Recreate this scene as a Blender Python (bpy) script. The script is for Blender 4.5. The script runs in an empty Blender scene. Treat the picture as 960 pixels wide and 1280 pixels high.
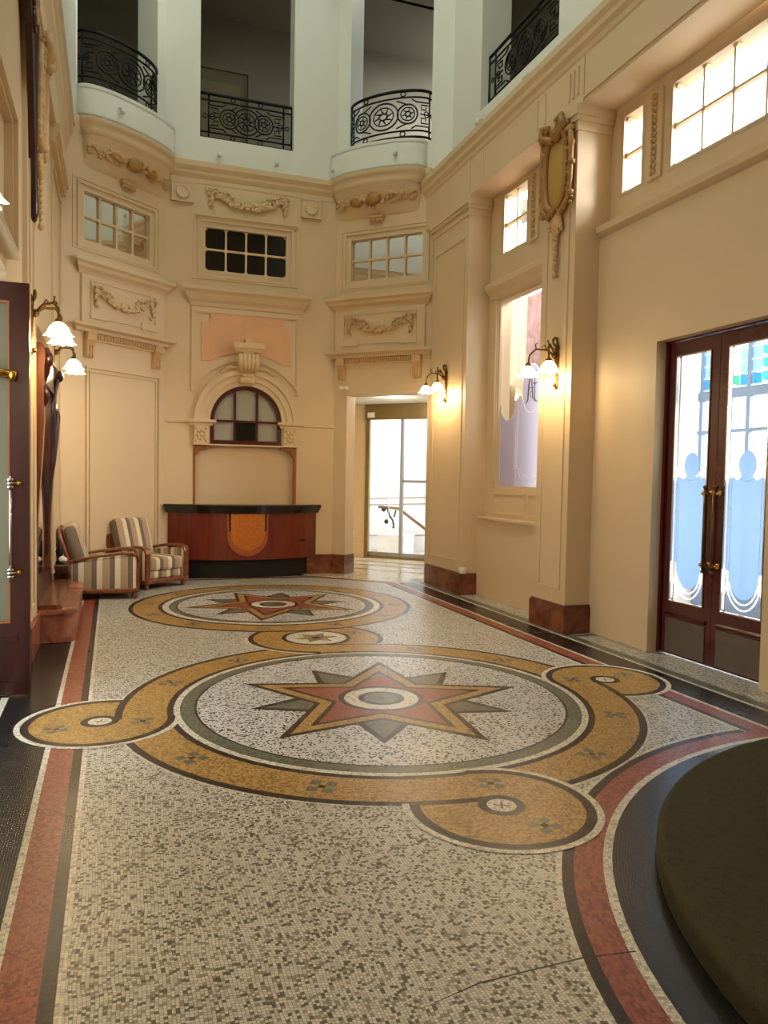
import bpy, bmesh, math, random
from mathutils import Matrix, Vector
random.seed(7)
PI = math.pi
sc = bpy.context.scene
COL = sc.collection
def lin(c):
    return tuple((x/255/12.92 if x/255 <= .04045 else ((x/255+.055)/1.055)**2.4) for x in c)
# ------------------------------------------------------------------ materials
def nodes(name):
    m = bpy.data.materials.new(name); m.use_nodes = True
    nt = m.node_tree; b = nt.nodes['Principled BSDF']
    return m, nt, b
def plain(name, rgb, rough=.5, metal=0., spec=.5, var=.06, vscale=6., bump=0., coat=0.):
    m, nt, b = nodes(name)
    c = lin(rgb)
    b.inputs['Roughness'].default_value = rough; b.inputs['Metallic'].default_value = metal
    b.inputs['Specular IOR Level'].default_value = spec; b.inputs['Coat Weight'].default_value = coat
    tc = nt.nodes.new('ShaderNodeTexCoord'); n = nt.nodes.new('ShaderNodeTexNoise')
    n.inputs['Scale'].default_value = vscale; n.inputs['Detail'].default_value = 4
    nt.links.new(tc.outputs['Object'], n.inputs['Vector'])
    mx = nt.nodes.new('ShaderNodeMix'); mx.data_type = 'RGBA'
    mx.inputs[6].default_value = tuple(max(0, x*(1-var)) for x in c)+(1,)
    mx.inputs[7].default_value = tuple(min(1, x*(1+var)) for x in c)+(1,)
    nt.links.new(n.outputs['Fac'], mx.inputs[0]); nt.links.new(mx.outputs[2], b.inputs['Base Color'])
    if bump:
        bp = nt.nodes.new('ShaderNodeBump'); bp.inputs['Strength'].default_value = bump; bp.inputs['Distance'].default_value = .01
        n2 = nt.nodes.new('ShaderNodeTexNoise'); n2.inputs['Scale'].default_value = vscale*12
        nt.links.new(tc.outputs['Object'], n2.inputs['Vector'])
        nt.links.new(n2.outputs['Fac'], bp.inputs['Height']); nt.links.new(bp.outputs['Normal'], b.inputs['Normal'])
    return m
def wood(name, c1, c2, rough=.3, scale=(30, 30, 2.5), coat=.3, burl=False):
    m, nt, b = nodes(name)
    tc = nt.nodes.new('ShaderNodeTexCoord'); mp = nt.nodes.new('ShaderNodeMapping')
    mp.inputs['Scale'].default_value = scale
    nt.links.new(tc.outputs['Object'], mp.inputs['Vector'])
    n = nt.nodes.new('ShaderNodeTexNoise'); n.inputs['Scale'].default_value = 1.; n.inputs['Detail'].default_value = 6
    n.inputs['Distortion'].default_value = 2.5 if burl else .6
    nt.links.new(mp.outputs['Vector'], n.inputs['Vector'])
    r = nt.nodes.new('ShaderNodeValToRGB'); r.color_ramp.elements[0].position = .3; r.color_ramp.elements[1].position = .7
    r.color_ramp.elements[0].color = lin(c1)+(1,); r.color_ramp.elements[1].color = lin(c2)+(1,)
    nt.links.new(n.outputs['Fac'], r.inputs['Fac']); nt.links.new(r.outputs['Color'], b.inputs['Base Color'])
    b.inputs['Roughness'].default_value = rough; b.inputs['Coat Weight'].default_value = coat; b.inputs['Coat Roughness'].default_value = .12
    return m
def mosaic(name, ca, cb, frac=.3, size=.0125, grout=.55, wave=.03, rough=.3, cc=None, dk=.5, spec=.5):
    """tesserae laid in rows along the UV directions (UV in metres)"""
    m, nt, b = nodes(name); L = nt.links.new; N = nt.nodes.new
    uv = N('ShaderNodeUVMap'); uv.uv_map = 'UVMap'
    nz = N('ShaderNodeTexNoise'); nz.inputs['Scale'].default_value = 2.2; nz.inputs['Detail'].default_value = 2
    L(uv.outputs['UV'], nz.inputs['Vector'])
    vs = N('ShaderNodeVectorMath'); vs.operation = 'SUBTRACT'; vs.inputs[1].default_value = (.5, .5, .5); L(nz.outputs['Color'], vs.inputs[0])
    vm = N('ShaderNodeVectorMath'); vm.operation = 'SCALE'; vm.inputs['Scale'].default_value = wave; L(vs.outputs[0], vm.inputs[0])
    va = N('ShaderNodeVectorMath'); va.operation = 'ADD'; L(uv.outputs['UV'], va.inputs[0]); L(vm.outputs[0], va.inputs[1])
    def mth(op, x, y=None):
        q = N('ShaderNodeMath'); q.operation = op
        for i, k in enumerate((x, y)):
            if k is None: continue
            if isinstance(k, (int, float)): q.inputs[i].default_value = k
            else: L(k, q.inputs[i])
        return q.outputs[0]
    sp = N('ShaderNodeSeparateXYZ'); L(va.outputs[0], sp.inputs[0])
    py = mth('DIVIDE', sp.outputs[1], size); row = mth('FLOOR', py)
    w1 = N('ShaderNodeTexWhiteNoise'); w1.noise_dimensions = '1D'; L(row, w1.inputs['W'])
    px = mth('ADD', mth('DIVIDE', sp.outputs[0], size*1.1), w1.outputs['Value']); colm = mth('FLOOR', px)
    cb_ = N('ShaderNodeCombineXYZ'); L(colm, cb_.inputs[0]); L(row, cb_.inputs[1])
    w2 = N('ShaderNodeTexWhiteNoise'); w2.noise_dimensions = '2D'; L(cb_.outputs[0], w2.inputs['Vector'])
    def edge(v): f = mth('FRACT', v); return mth('MINIMUM', f, mth('SUBTRACT', 1., f))
    gm = N('ShaderNodeMapRange'); gm.inputs['From Min'].default_value = .03; gm.inputs['From Max'].default_value = .14; gm.inputs['To Min'].default_value = 1.; gm.inputs['To Max'].default_value = 0.
    L(mth('MINIMUM', edge(px), edge(py)), gm.inputs['Value']); GF = gm.outputs['Result']
    b.inputs['Specular IOR Level'].default_value = spec
    rp = N('ShaderNodeValToRGB'); e = rp.color_ramp.elements
    rp.color_ramp.interpolation = 'CONSTANT'
    a, bb = lin(ca), lin(cb)
    e[0].position = 0; e[0].color = tuple(x*.75 for x in bb)+(1,)
    e[1].position = frac; e[1].color = tuple(x*.86 for x in a)+(1,)
    x = e.new(frac*dk*.5 if cc else frac*.5); x.color = bb+(1,)
    x = e.new(frac+(1-frac)*.3); x.color = a+(1,)
    x = e.new(frac+(1-frac)*.65); x.color = tuple(min(1, q*1.12) for q in a)+(1,)
    if cc: x = e.new(frac*dk*2); x.color = lin(cc)+(1,)
    L(w2.outputs['Value'], rp.inputs['Fac'])
    mx = N('ShaderNodeMix'); mx.data_type = 'RGBA'; mx.blend_type = 'MULTIPLY'
    L(rp.outputs['Color'], mx.inputs[6]); mx.inputs[7].default_value = (grout, grout, grout, 1); L(GF, mx.inputs[0])
    # broad wear
    n3 = N('ShaderNodeTexNoise'); n3.inputs['Scale'].default_value = 1.3; n3.inputs['Detail'].default_value = 5; L(uv.outputs['UV'], n3.inputs['Vector'])
    r3 = N('ShaderNodeMapRange'); r3.inputs['To Min'].default_value = .86; r3.inputs['To Max'].default_value = 1.1; L(n3.outputs['Fac'], r3.inputs['Value'])
    m3 = N('ShaderNodeMix'); m3.data_type = 'RGBA'; m3.blend_type = 'MULTIPLY'; m3.inputs[0].default_value = 1
    L(mx.outputs[2], m3.inputs[6]); L(r3.outputs['Result'], m3.inputs[7]); L(m3.outputs[2], b.inputs['Base Color'])
    r4 = N('ShaderNodeMapRange'); r4.inputs['To Min'].default_value = rough-.06; r4.inputs['To Max'].default_value = rough+.12; L(n3.outputs['Fac'], r4.inputs['Value'])
    L(r4.outputs['Result'], b.inputs['Roughness'])
    bp = N('ShaderNodeBump'); bp.invert = True; bp.inputs['Strength'].default_value = .25; bp.inputs['Distance'].default_value = .0008
    L(GF, bp.inputs['Height']); L(bp.outputs['Normal'], b.inputs['Normal'])
    return m
def emis(name, rgb, strength, base=(240, 230, 210)):
    m, nt, b = nodes(name)
    b.inputs['Base Color'].default_value = lin(base)+(1,); b.inputs['Roughness'].default_value = .3
    b.inputs['Emission Color'].default_value = lin(rgb)+(1,); b.inputs['Emission Strength'].default_value = strength
    return m
def glass(name, rgb=(245, 250, 255), rough=0., alpha_mix=.9, translucent=0., tint=(255, 255, 255)):
    """window glass: mostly clear, part mirror, part frosted"""
    m = bpy.data.materials.new(name); m.use_nodes = True; nt = m.node_tree; nt.nodes.clear(); N = nt.nodes.new; L = nt.links.new
    o = N('ShaderNodeOutputMaterial'); tr = N('ShaderNodeBsdfTransparent'); tr.inputs['Color'].default_value = lin(tint)+(1,)
    gl = N('ShaderNodeBsdfGlossy'); gl.inputs['Roughness'].default_value = rough; gl.inputs['Color'].default_value = (.9, .9, .9, 1)
    m1 = N('ShaderNodeMixShader')
    if translucent:
        tl = N('ShaderNodeBsdfTranslucent'); tl.inputs['Color'].default_value = lin(rgb)+(1,)
        df = N('ShaderNodeBsdfDiffuse'); df.inputs['Color'].default_value = lin(rgb)+(1,)
        m2 = N('ShaderNodeMixShader'); m2.inputs[0].default_value = .18; L(tl.outputs[0], m2.inputs[1]); L(df.outputs[0], m2.inputs[2])
        m3 = N('ShaderNodeMixShader'); m3.inputs[0].default_value = translucent; L(tr.outputs[0], m3.inputs[1]); L(m2.outputs[0], m3.inputs[2])
        L(m3.outputs[0], m1.inputs[2])
    else: L(tr.outputs[0], m1.inputs[2])
    m1.inputs[0].default_value = alpha_mix
    L(gl.outputs[0], m1.inputs[1]); L(m1.outputs[0], o.inputs['Surface'])
    return m
def stripes(name, axis, period=.215):
    m, nt, b = nodes(name); N = nt.nodes.new; L = nt.links.new
    tc = N('ShaderNodeTexCoord'); sp = N('ShaderNodeSeparateXYZ'); L(tc.outputs['Object'], sp.inputs[0])
    mm = N('ShaderNodeMath'); mm.operation = 'MULTIPLY_ADD'; mm.inputs[1].default_value = 1/period; mm.inputs[2].default_value = 50.12; L(sp.outputs[axis], mm.inputs[0])
    fr = N('ShaderNodeMath'); fr.operation = 'FRACT'; L(mm.outputs[0], fr.inputs[0])
    r = N('ShaderNodeValToRGB'); r.color_ramp.interpolation = 'CONSTANT'; e = r.color_ramp.elements
    tan, cream, dk, grey = (176, 150, 122), (226, 210, 180), (80, 69, 58), (120, 106, 90)
    e[0].position = 0; e[0].color = lin(tan)+(1,); e[1].position = .42; e[1].color = lin(dk)+(1,)
    for p, c in ((.445, grey), (.66, dk), (.685, cream)): x = e.new(p); x.color = lin(c)+(1,)
    L(fr.outputs[0], r.inputs['Fac'])
    n = N('ShaderNodeTexNoise'); n.inputs['Scale'].default_value = 90; L(tc.outputs['Object'], n.inputs['Vector'])
    mr = N('ShaderNodeMapRange'); mr.inputs['To Min'].default_value = .75; mr.inputs['To Max'].default_value = 1.2; L(n.outputs['Fac'], mr.inputs['Value'])
    mx = N('ShaderNodeMix'); mx.data_type = 'RGBA'; mx.blend_type = 'MULTIPLY'; mx.inputs[0].default_value = 1
    L(r.outputs['Color'], mx.inputs[6]); L(mr.outputs['Result'], mx.inputs[7]); L(mx.outputs[2], b.inputs['Base Color'])
    b.inputs['Roughness'].default_value = .9
    return m
def marble(name, c1, c2, rough=.18, scale=3):
    m, nt, b = nodes(name); N = nt.nodes.new; L = nt.links.new
    tc = N('ShaderNodeTexCoord'); n = N('ShaderNodeTexNoise'); n.inputs['Scale'].default_value = scale; n.inputs['Detail'].default_value = 9; n.inputs['Distortion'].default_value = 1.4
    L(tc.outputs['Object'], n.inputs['Vector'])
    r = N('ShaderNodeValToRGB'); r.color_ramp.elements[0].position = .35; r.color_ramp.elements[1].position = .68
    r.color_ramp.elements[0].color = lin(c1)+(1,); r.color_ramp.elements[1].color = lin(c2)+(1,)
    L(n.outputs['Fac'], r.inputs['Fac']); L(r.outputs['Color'], b.inputs['Base Color']); b.inputs['Roughness'].default_value = rough
    return m
M = dict(
 cream=plain('cream_paint', (214, 189, 150), .55, var=.03, vscale=1.5),
 creamdk=plain('cream_relief_paint', (214, 186, 140), .55, var=.1, vscale=20),
 tanrelief=plain('tan_relief_paint', (205, 168, 118), .55, var=.14, vscale=25),
 gilt=plain('gilt_relief', (168, 126, 70), .45, .2, var=.25, vscale=18),
 giltpanel=plain('gilt_panel', (186, 150, 74), .4, .15, var=.12, vscale=8),
 white=plain('white_paint', (222, 222, 210), .55, var=.02, vscale=1.2),
 ceil=plain('ceiling_paint', (150, 142, 120), .7, var=.03),
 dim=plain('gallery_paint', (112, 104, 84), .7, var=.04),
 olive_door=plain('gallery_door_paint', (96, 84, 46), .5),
 pink=plain('pink_marbled_panel', (222, 170, 128), .4, var=.14, vscale=2.5),
 marble=marble('red_marble', (88, 44, 28), (140, 80, 52)),
 marblepale=marble('rosy_marble', (130, 74, 56), (172, 108, 84), .22, 5),
 pinkstone=marble('pink_stone', (150, 105, 110), (200, 160, 165), .4, 4),
 iron=plain('black_iron', (16, 20, 20), .35, .6, var=.2),
 brass=plain('brass', (190, 140, 60), .25, 1., var=.08),
 bronze=plain('dark_bronze', (110, 80, 40), .35, .9, var=.2, vscale=30),
 chrome=plain('chrome', (190, 185, 175), .15, 1., var=.03),
 steel=plain('brushed_steel', (150, 148, 145), .3, .9),
 kick=plain('worn_metal_kick_plate', (120, 112, 104), .38, .75, var=.2, vscale=9),
 goldframe=plain('bronze_anodised', (126, 104, 58), .35, .5),
 mahog=wood('mahogany', (40, 9, 8), (64, 16, 14), .28, coat=.12),
 maroon=plain('maroon_lacquer', (74, 12, 18), .25, var=.1, coat=.4),
 oak=wood('mirror_oak', (82, 38, 18), (122, 66, 34), .25),
 chairwood=wood('chair_wood', (92, 44, 22), (140, 78, 40), .28, (18, 18, 18)),
 deskwood=wood('desk_mahogany', (92, 28, 16), (122, 44, 24), .3, (14, 14, 1.2)),
 burl=wood('burl_veneer', (176, 92, 28), (212, 128, 52), .3, (22, 22, 22), burl=True),
 inlayband=wood('inlay_band', (150, 78, 38), (178, 98, 52), .3, (20, 20, 20)),
 black=plain('black_lacquer', (10, 9, 9), .2, coat=.4),
 matblack=plain('matt_black', (9, 9, 9), .6),
 trimwood=wood('niche_trim_wood', (132, 72, 30), (164, 98, 46), .35),
 mirror=None, glassclear=glass('clear_glass', alpha_mix=.93), frost=glass('frosted_glass', (146, 168, 192), alpha_mix=.96, translucent=.86),
 frostline=glass('etched_white_line', (255, 255, 255), alpha_mix=.98, translucent=.9),
 grey_glass=plain('grey_obscured_glass', (170, 165, 150), .25, var=.05),
 dark_glass=plain('dark_glass', (14, 15, 17), .04, spec=.6, var=0.),
 leafglass=plain('leaded_grey_glass', (112, 112, 92), .12, var=.1, vscale=3),
 shade=emis('frosted_lamp_shade', (255, 226, 168), 7.), bulb=emis('lamp_bulb', (255, 240, 205), 30.),
 downlight=emis('downlight', (255, 245, 225), 12.),
 strx=stripes('striped_fabric_across', 0), stry=stripes('striped_fabric_along', 1),
 plastic=plain('white_plastic', (225, 222, 212), .4), carpet=None,
 sg_teal=glass('stained_teal', (60, 190, 190), alpha_mix=.97, translucent=.6, tint=(140, 230, 225)),
 sg_red=glass('stained_red', (220, 90, 100), alpha_mix=.97, translucent=.6, tint=(245, 150, 150)),
 sg_yel=glass('stained_pale', (240, 240, 190), alpha_mix=.97, translucent=.6, tint=(250, 245, 200)),
 sg_blue=glass('stained_blue', (150, 190, 235), alpha_mix=.97, translucent=.6, tint=(170, 205, 245)),
 bluebar=plain('blue_grey_bars', (98, 128, 168), .5), outwhite=plain('porch_white', (235, 238, 242), .6),
 outcream=plain('porch_cream', (246, 238, 215), .6), porchfloor=plain('porch_floor', (190, 185, 180), .5),
)
def mk_mirror():
    m, nt, b = nodes('mirror_glass'); b.inputs['Base Color'].default_value = (.78, .78, .76, 1); b.inputs['Metallic'].default_value = 1; b.inputs['Roughness'].default_value = .015
    return m
M['mirror'] = mk_mirror()
def mk_carpet():
    m, nt, b = nodes('olive_carpet'); N = nt.nodes.new; L = nt.links.new
    tc = N('ShaderNodeTexCoord'); v = N('ShaderNodeTexVoronoi'); v.inputs['Scale'].default_value = 160; L(tc.outputs['Object'], v.inputs['Vector'])
    n = N('ShaderNodeTexNoise'); n.inputs['Scale'].default_value = 25; n.inputs['Detail'].default_value = 6; L(tc.outputs['Object'], n.inputs['Vector'])
    ad = N('ShaderNodeMath'); ad.operation = 'ADD'; L(v.outputs['Distance'], ad.inputs[0]); L(n.outputs['Fac'], ad.inputs[1])
    r = N('ShaderNodeValToRGB'); r.color_ramp.elements[0].position = .5; r.color_ramp.elements[1].position = 1.1 if False else 1.
    r.color_ramp.elements[0].color = lin((50, 47, 34))+(1,); r.color_ramp.elements[1].color = lin((72, 68, 50))+(1,)
    L(ad.outputs[0], r.inputs['Fac']); L(r.outputs['Color'], b.inputs['Base Color']); b.inputs['Roughness'].default_value = .95; b.inputs['Specular IOR Level'].default_value = .1
    bp = N('ShaderNodeBump'); bp.inputs['Strength'].default_value = .5; bp.inputs['Distance'].default_value = .004; L(ad.outputs[0], bp.inputs['Height']); L(bp.outputs['Normal'], b.inputs['Normal'])
    return m
M['carpet'] = mk_carpet()
# ------------------------------------------------------------------ mesh builder
class MB:
    def __init__(s, mat=None): s.b = bmesh.new(); s.M = mat or Matrix()
    def add(s, verts, faces, smooth=False):
        vs = [s.b.verts.new(s.M @ Vector(v)) for v in verts]; out = []
        for f in faces:
            try: q = s.b.faces.new([vs[i] for i in f]); q.smooth = smooth; out.append(q)
            except ValueError: pass
        return out
    def box(s, x0, y0, z0, x1, y1, z1):
        v = [(x, y, z) for z in (z0, z1) for y in (y0, y1) for x in (x0, x1)]
        return s.add(v, [(0, 1, 3, 2), (4, 6, 7, 5), (0, 4, 5, 1), (2, 3, 7, 6), (0, 2, 6, 4), (1, 5, 7, 3)])
    def rbox(s, x0, y0, z0, x1, y1, z1, r, seg=3, T=None):
        t = bmesh.new(); bmesh.ops.create_cube(t, size=1)
        for v in t.verts: v.co = Vector(((x0+x1)/2+v.co.x*(x1-x0), (y0+y1)/2+v.co.y*(y1-y0), (z0+z1)/2+v.co.z*(z1-z0)))
        bmesh.ops.bevel(t, geom=t.edges[:], offset=r, segments=seg, profile=.5, affect='EDGES')
        idx = {v: i for i, v in enumerate(t.verts)}; A = T or Matrix()
        s.add([A @ v.co for v in t.verts], [[idx[v] for v in f.verts] for f in t.faces], True); t.free()
    def prism(s, poly, h0, h1, axis='z', smooth=False):
        f = {'z': lambda a, b, h: (a, b, h), 'y': lambda a, b, h: (a, h, b), 'x': lambda a, b, h: (h, a, b)}[axis]
        n = len(poly); v = [f(a, b, h0) for a, b in poly]+[f(a, b, h1) for a, b in poly]
        s.add(v, [list(range(n)), list(range(n, 2*n))]); s.add(v, [(i, (i+1) % n, n+(i+1) % n, n+i) for i in range(n)], smooth)
    def tube(s, pts, r, n=8, closed=False):
        pts = [Vector(p) for p in pts]; k = len(pts); rs = r if isinstance(r, (list, tuple)) else [r]*k
        rings = []; up = None
        for i, p in enumerate(pts):
            a = pts[(i-1) % k] if closed or i > 0 else p; b = pts[(i+1) % k] if closed or i < k-1 else p
            t = (b-a).normalized()
            if up is None: up = t.orthogonal().normalized()
            up = (up-t*up.dot(t)); up = up.normalized() if up.length > 1e-6 else t.orthogonal().normalized()
            w = t.cross(up); rings.append([p+rs[i]*(math.cos(2*PI*j/n)*up+math.sin(2*PI*j/n)*w) for j in range(n)])
        v = [q for g in rings for q in g]; F = []
        for i in range(k if closed else k-1):
            for j in range(n): F.append((i*n+j, i*n+(j+1) % n, ((i+1) % k)*n+(j+1) % n, ((i+1) % k)*n+j))
        if not closed: F += [list(range(n)), list(range((k-1)*n, k*n))]
        s.add(v, F, True)
    def bar(s, pts, w, h, closed=False, up=(0, 0, 1)):
        """rectangular section along pts: w sideways, h along up"""
        pts = [Vector(p) for p in pts]; k = len(pts); U = Vector(up); v = []
        for i, p in enumerate(pts):
            a = pts[(i-1) % k] if closed or i > 0 else p; b = pts[(i+1) % k] if closed or i < k-1 else p
            t = (b-a).normalized(); sd = t.cross(U).normalized(); u2 = sd.cross(t).normalized()
            v += [p+sd*x*w/2+u2*y*h/2 for x, y in ((-1, -1), (1, -1), (1, 1), (-1, 1))]
        F = []
        for i in range(k if closed else k-1):
            for j in range(4): F.append((i*4+j, i*4+(j+1) % 4, ((i+1) % k)*4+(j+1) % 4, ((i+1) % k)*4+j))
        if not closed: F += [(0, 1, 2, 3), tuple(range(4*k-4, 4*k))]
        s.add(v, F)
    def lathe(s, prof, c=(0, 0, 0), n=24, T=None, a0=0., a1=2*PI):
        full = abs(a1-a0-2*PI) < 1e-6; m = n if full else n+1; A = T or Matrix(); c = Vector(c)
        v = [A @ (c+Vector((r*math.cos(a0+(a1-a0)*j/n), r*math.sin(a0+(a1-a0)*j/n), z))) for r, z in prof for j in range(m)]
        F = []
        for i in range(len(prof)-1):
            for j in range(n): F.append((i*m+j, i*m+(j+1) % m, (i+1)*m+(j+1) % m, (i+1)*m+j))
        s.add(v, F, True)
        for i in (0, len(prof)-1):
            if prof[i][0] > 1e-5 and full: s.add([v[i*m+j] for j in range(m)], [list(range(m))])
    def ball(s, c, r, sub=1, sc3=(1, 1, 1)):
        t = bmesh.new(); bmesh.ops.create_icosphere(t, subdivisions=sub, radius=1); idx = {v: i for i, v in enumerate(t.verts)}
        s.add([(c[0]+v.co.x*r*sc3[0], c[1]+v.co.y*r*sc3[1], c[2]+v.co.z*r*sc3[2]) for v in t.verts], [[idx[v] for v in f.verts] for f in t.faces], True); t.free()
    def sweep(s, prof, s0, s1, e0=1., e1=1.):
        """moulding along wall coordinate s; profile points (d out of wall, z); ends return to the wall"""
        n = len(prof); v = [(s0-d*e0, d, z) for d, z in prof]+[(s1+d*e1, d, z) for d, z in prof]
        s.add(v, [(i, i+1, n+i+1, n+i) for i in range(n-1)]); s.add(v, [list(range(n)), list(range(n, 2*n))])
    def frame(s, s0, s1, z0, z1, w, d, d0=0.):
        """rectangular raised frame on a wall"""
        s.box(s0, d0, z0, s0+w, d, z1); s.box(s1-w, d0, z0, s1, d, z1); s.box(s0+w, d0, z0, s1-w, d, z0+w); s.box(s0+w, d0, z1-w, s1-w, d, z1)
    def build(s, name, mat, parent=None, recalc=True):
        if recalc: bmesh.ops.recalc_face_normals(s.b, faces=s.b.faces[:])
        me = bpy.data.meshes.new(name); s.b.to_mesh(me); s.b.free(); me.materials.append(mat)
        o = bpy.data.objects.new(name, me); COL.objects.link(o)
        if parent: o.parent = parent
        return o
def thing(name, label, cat, loc=(0, 0, 0), rz=0, group=None):
    o = bpy.data.objects.new(name, None); COL.objects.link(o); o.empty_display_size = .05
    o.location = loc; o.rotation_euler = (0, 0, rz); o['label'] = label; o['category'] = cat
    if group: o['group'] = group
    return o
def tag(o, label, cat, group=None, kind=None):
    o['label'] = label; o['category'] = cat
    if group: o['group'] = group
    if kind: o['kind'] = kind
    return o
def struct(o, label=None, cat=None):
    o['kind'] = 'structure'
    if label: o['label'] = label
    if cat: o['category'] = cat
    return o
def copy_tree(o, parent=None):
    c = o.copy(); COL.objects.link(c); c.parent = parent
    for ch in o.children: copy_tree(ch, c)
    return c
def frame_mat(origin, u, n):
    return Matrix(((u[0], n[0], 0, origin[0]), (u[1], n[1], 0, origin[1]), (0, 0, 1, 0), (0, 0, 0, 1)))
r2 = math.sqrt(.5)
CW = frame_mat((0, 12.25), (1, 0), (0, -1))
lu = Vector((-1.2, -1.0)).normalized()
LC = frame_mat((.73, 12.25), (lu.x, lu.y), (-lu.y, lu.x))
RC = frame_mat((3.42, 12.25), (r2, -r2), (-r2, -r2))
def RWX(x): return frame_mat((x, 0), (0, 1), (-1, 0))
def RWB(x): a = math.radians(1.0); return frame_mat((x-7.2*math.tan(a), 0), (math.sin(a), math.cos(a)), (-math.cos(a), math.sin(a)))
def LWX(x): return frame_mat((x, 0), (0, 1), (1, 0))
def wall(mb, s0, s1, z0, z1, t, holes=(), d1=0.):
    xs = sorted({s0, s1, *[h[0] for h in holes], *[h[1] for h in holes]}); zs = sorted({z0, z1, *[h[2] for h in holes], *[h[3] for h in holes]})
    xs = [x for x in xs if s0 <= x <= s1]; zs = [z for z in zs if z0 <= z <= z1]
    for a, b in zip(xs, xs[1:]):
        run = None
        for c, e in zip(zs, zs[1:]):
            inh = any(h[0] <= (a+b)/2 <= h[1] and h[2] <= (c+e)/2 <= h[3] for h in holes)
            if inh:
                if run: mb.box(a, d1-t, run[0], b, d1, run[1]); run = None
            else: run = (run[0], e) if run else (c, e)
        if run: mb.box(a, d1-t, run[0], b, d1, run[1])
# ------------------------------------------------------------------ camera
F, YAW, PITCH, ROLL, H = 960., math.atan(339/960.), math.radians(2.6), math.radians(1.05), 1.6
fw = Vector((math.sin(YAW)*math.cos(PITCH), math.cos(YAW)*math.cos(PITCH), -math.sin(PITCH)))
r0 = Vector((math.cos(YAW), -math.sin(YAW), 0)); u0 = r0.cross(fw)
cr = math.cos(ROLL)*r0+math.sin(ROLL)*u0; cu = -math.sin(ROLL)*r0+math.cos(ROLL)*u0
cd = bpy.data.cameras.new('camera'); cam = bpy.data.objects.new('camera', cd); COL.objects.link(cam)
cam.matrix_world = Matrix(((cr.x, cu.x, -fw.x, 0), (cr.y, cu.y, -fw.y, 0), (cr.z, cu.z, -fw.z, H), (0, 0, 0, 1)))
cd.sensor_fit = 'VERTICAL'; cd.sensor_height = 24; cd.lens = 24*F/1280; cd.clip_start = .05
sc.camera = cam
# ------------------------------------------------------------------ floor (one mesh, layered inlays)
class FloorB:
    def __init__(s): s.b = bmesh.new(); s.uv = s.b.loops.layers.uv.new('UVMap'); s.mats = []; s.z = -.004
    def mi(s, m):
        if m not in s.mats: s.mats.append(m)
        return s.mats.index(m)
    def up(s): s.z += .000014
    def poly(s, pts, mat, polar=None, uvs=None):
        s.up(); vs = [s.b.verts.new((x, y, s.z)) for x, y in pts]; f = s.b.faces.new(vs); f.material_index = s.mi(mat)
        for i, l in enumerate(f.loops): l[s.uv].uv = uvs[i] if uvs else (pts[i][1], pts[i][0])
        f.normal_update()
        if f.normal.z < 0: f.normal_flip()
    def ring(s, c, ra, rb, mat, a0=0., a1=360., n=None, raise_=True):
        """annular sector, tesserae rows follow the ring"""
        if raise_: s.up()
        n = n or max(6, int(abs(a1-a0)/3)); rm = (ra+rb)/2; mi = s.mi(mat); k = max(1, int((rb-ra)/.2))
        for q in range(k):
            p0 = ra+(rb-ra)*q/k; p1 = ra+(rb-ra)*(q+1)/k
            prev = None
            for i in range(n+1):
                t = math.radians(a0+(a1-a0)*i/n); cs, sn = math.cos(t), math.sin(t)
                cur = (s.b.verts.new((c[0]+p0*cs, c[1]+p0*sn, s.z)), s.b.verts.new((c[0]+p1*cs, c[1]+p1*sn, s.z)), t)
                if prev:
                    f = s.b.faces.new((prev[0], prev[1], cur[1], cur[0])); f.material_index = mi
                    for l, u in zip(f.loops, ((prev[2]*rm, p0), (prev[2]*rm, p1), (cur[2]*rm, p1), (cur[2]*rm, p0))): l[s.uv].uv = u
                    f.normal_update()
                    if f.normal.z < 0: f.normal_flip()
                prev = cur
    def disc(s, c, r, mat, n=72): s.poly([(c[0]+r*math.cos(2*PI*i/n), c[1]+r*math.sin(2*PI*i/n)) for i in range(n)], mat)
FL = FloorB()
m_field = mosaic('mosaic_field', (206, 202, 190), (98, 90, 74), .30, .0120, .42, .075, .3, cc=(150, 141, 122), dk=.22)
m_star = mosaic('mosaic_medallion_field', (208, 206, 200), (64, 60, 56), .20, .0122, .5, .06, .28)
m_white = mosaic('mosaic_white', (218, 212, 194), (190, 182, 162), .2, .0125, .7, .0, .3)
m_yel = mosaic('mosaic_yellow', (184, 146, 82), (160, 120, 60), .4, .0118, .6, .006, .3)
m_dark = mosaic('mosaic_dark', (50, 41, 38), (40, 32, 30), .5, .0118, .8, .004, .26, spec=.3)
m_red = mosaic('mosaic_red', (152, 78, 58), (136, 62, 46), .4, .0118, .8, .01, .3)
m_black = mosaic('mosaic_black', (30, 31, 32), (23, 24, 26), .5, .0118, .8, .01, .22, spec=.4)
m_green = mosaic('mosaic_green', (104, 108, 92), (90, 94, 78), .4, .0118, .75, .006, .3)
m_pale = mosaic('mosaic_pale_threshold', (206, 192, 158), (150, 130, 95), .12, .02, .8, .0, .15)
C1 = (1.838, 5.19); C2 = (1.88, 9.40); C3 = (1.90, 7.33); A0 = (3.951, 1.287)
FL.poly([(-2.2, -3.2), (7.5, -3.2), (7.5, 17.2), (-2.2, 17.2)], m_black)
FL.poly([(3.4, 10.9), (7.4, 10.9), (7.4, 17.1), (1.5, 17.1), (2.9, 12.1)], m_pale)
for off in (.75, 1.35, 1.9):
    q = Vector((3.42, 12.25))+Vector((r2, r2))*off; e = Vector((r2, -r2)); w = Vector((r2, r2))*.09
    FL.poly([tuple(q-e*1.5), tuple(q+e*2), tuple(q+e*2+w), tuple(q-e*1.5+w)], m_dark)
FL.poly([(4.36, -3), (5.1, -3), (5.1, 11.2), (4.36, 11.2)], m_white)
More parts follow.
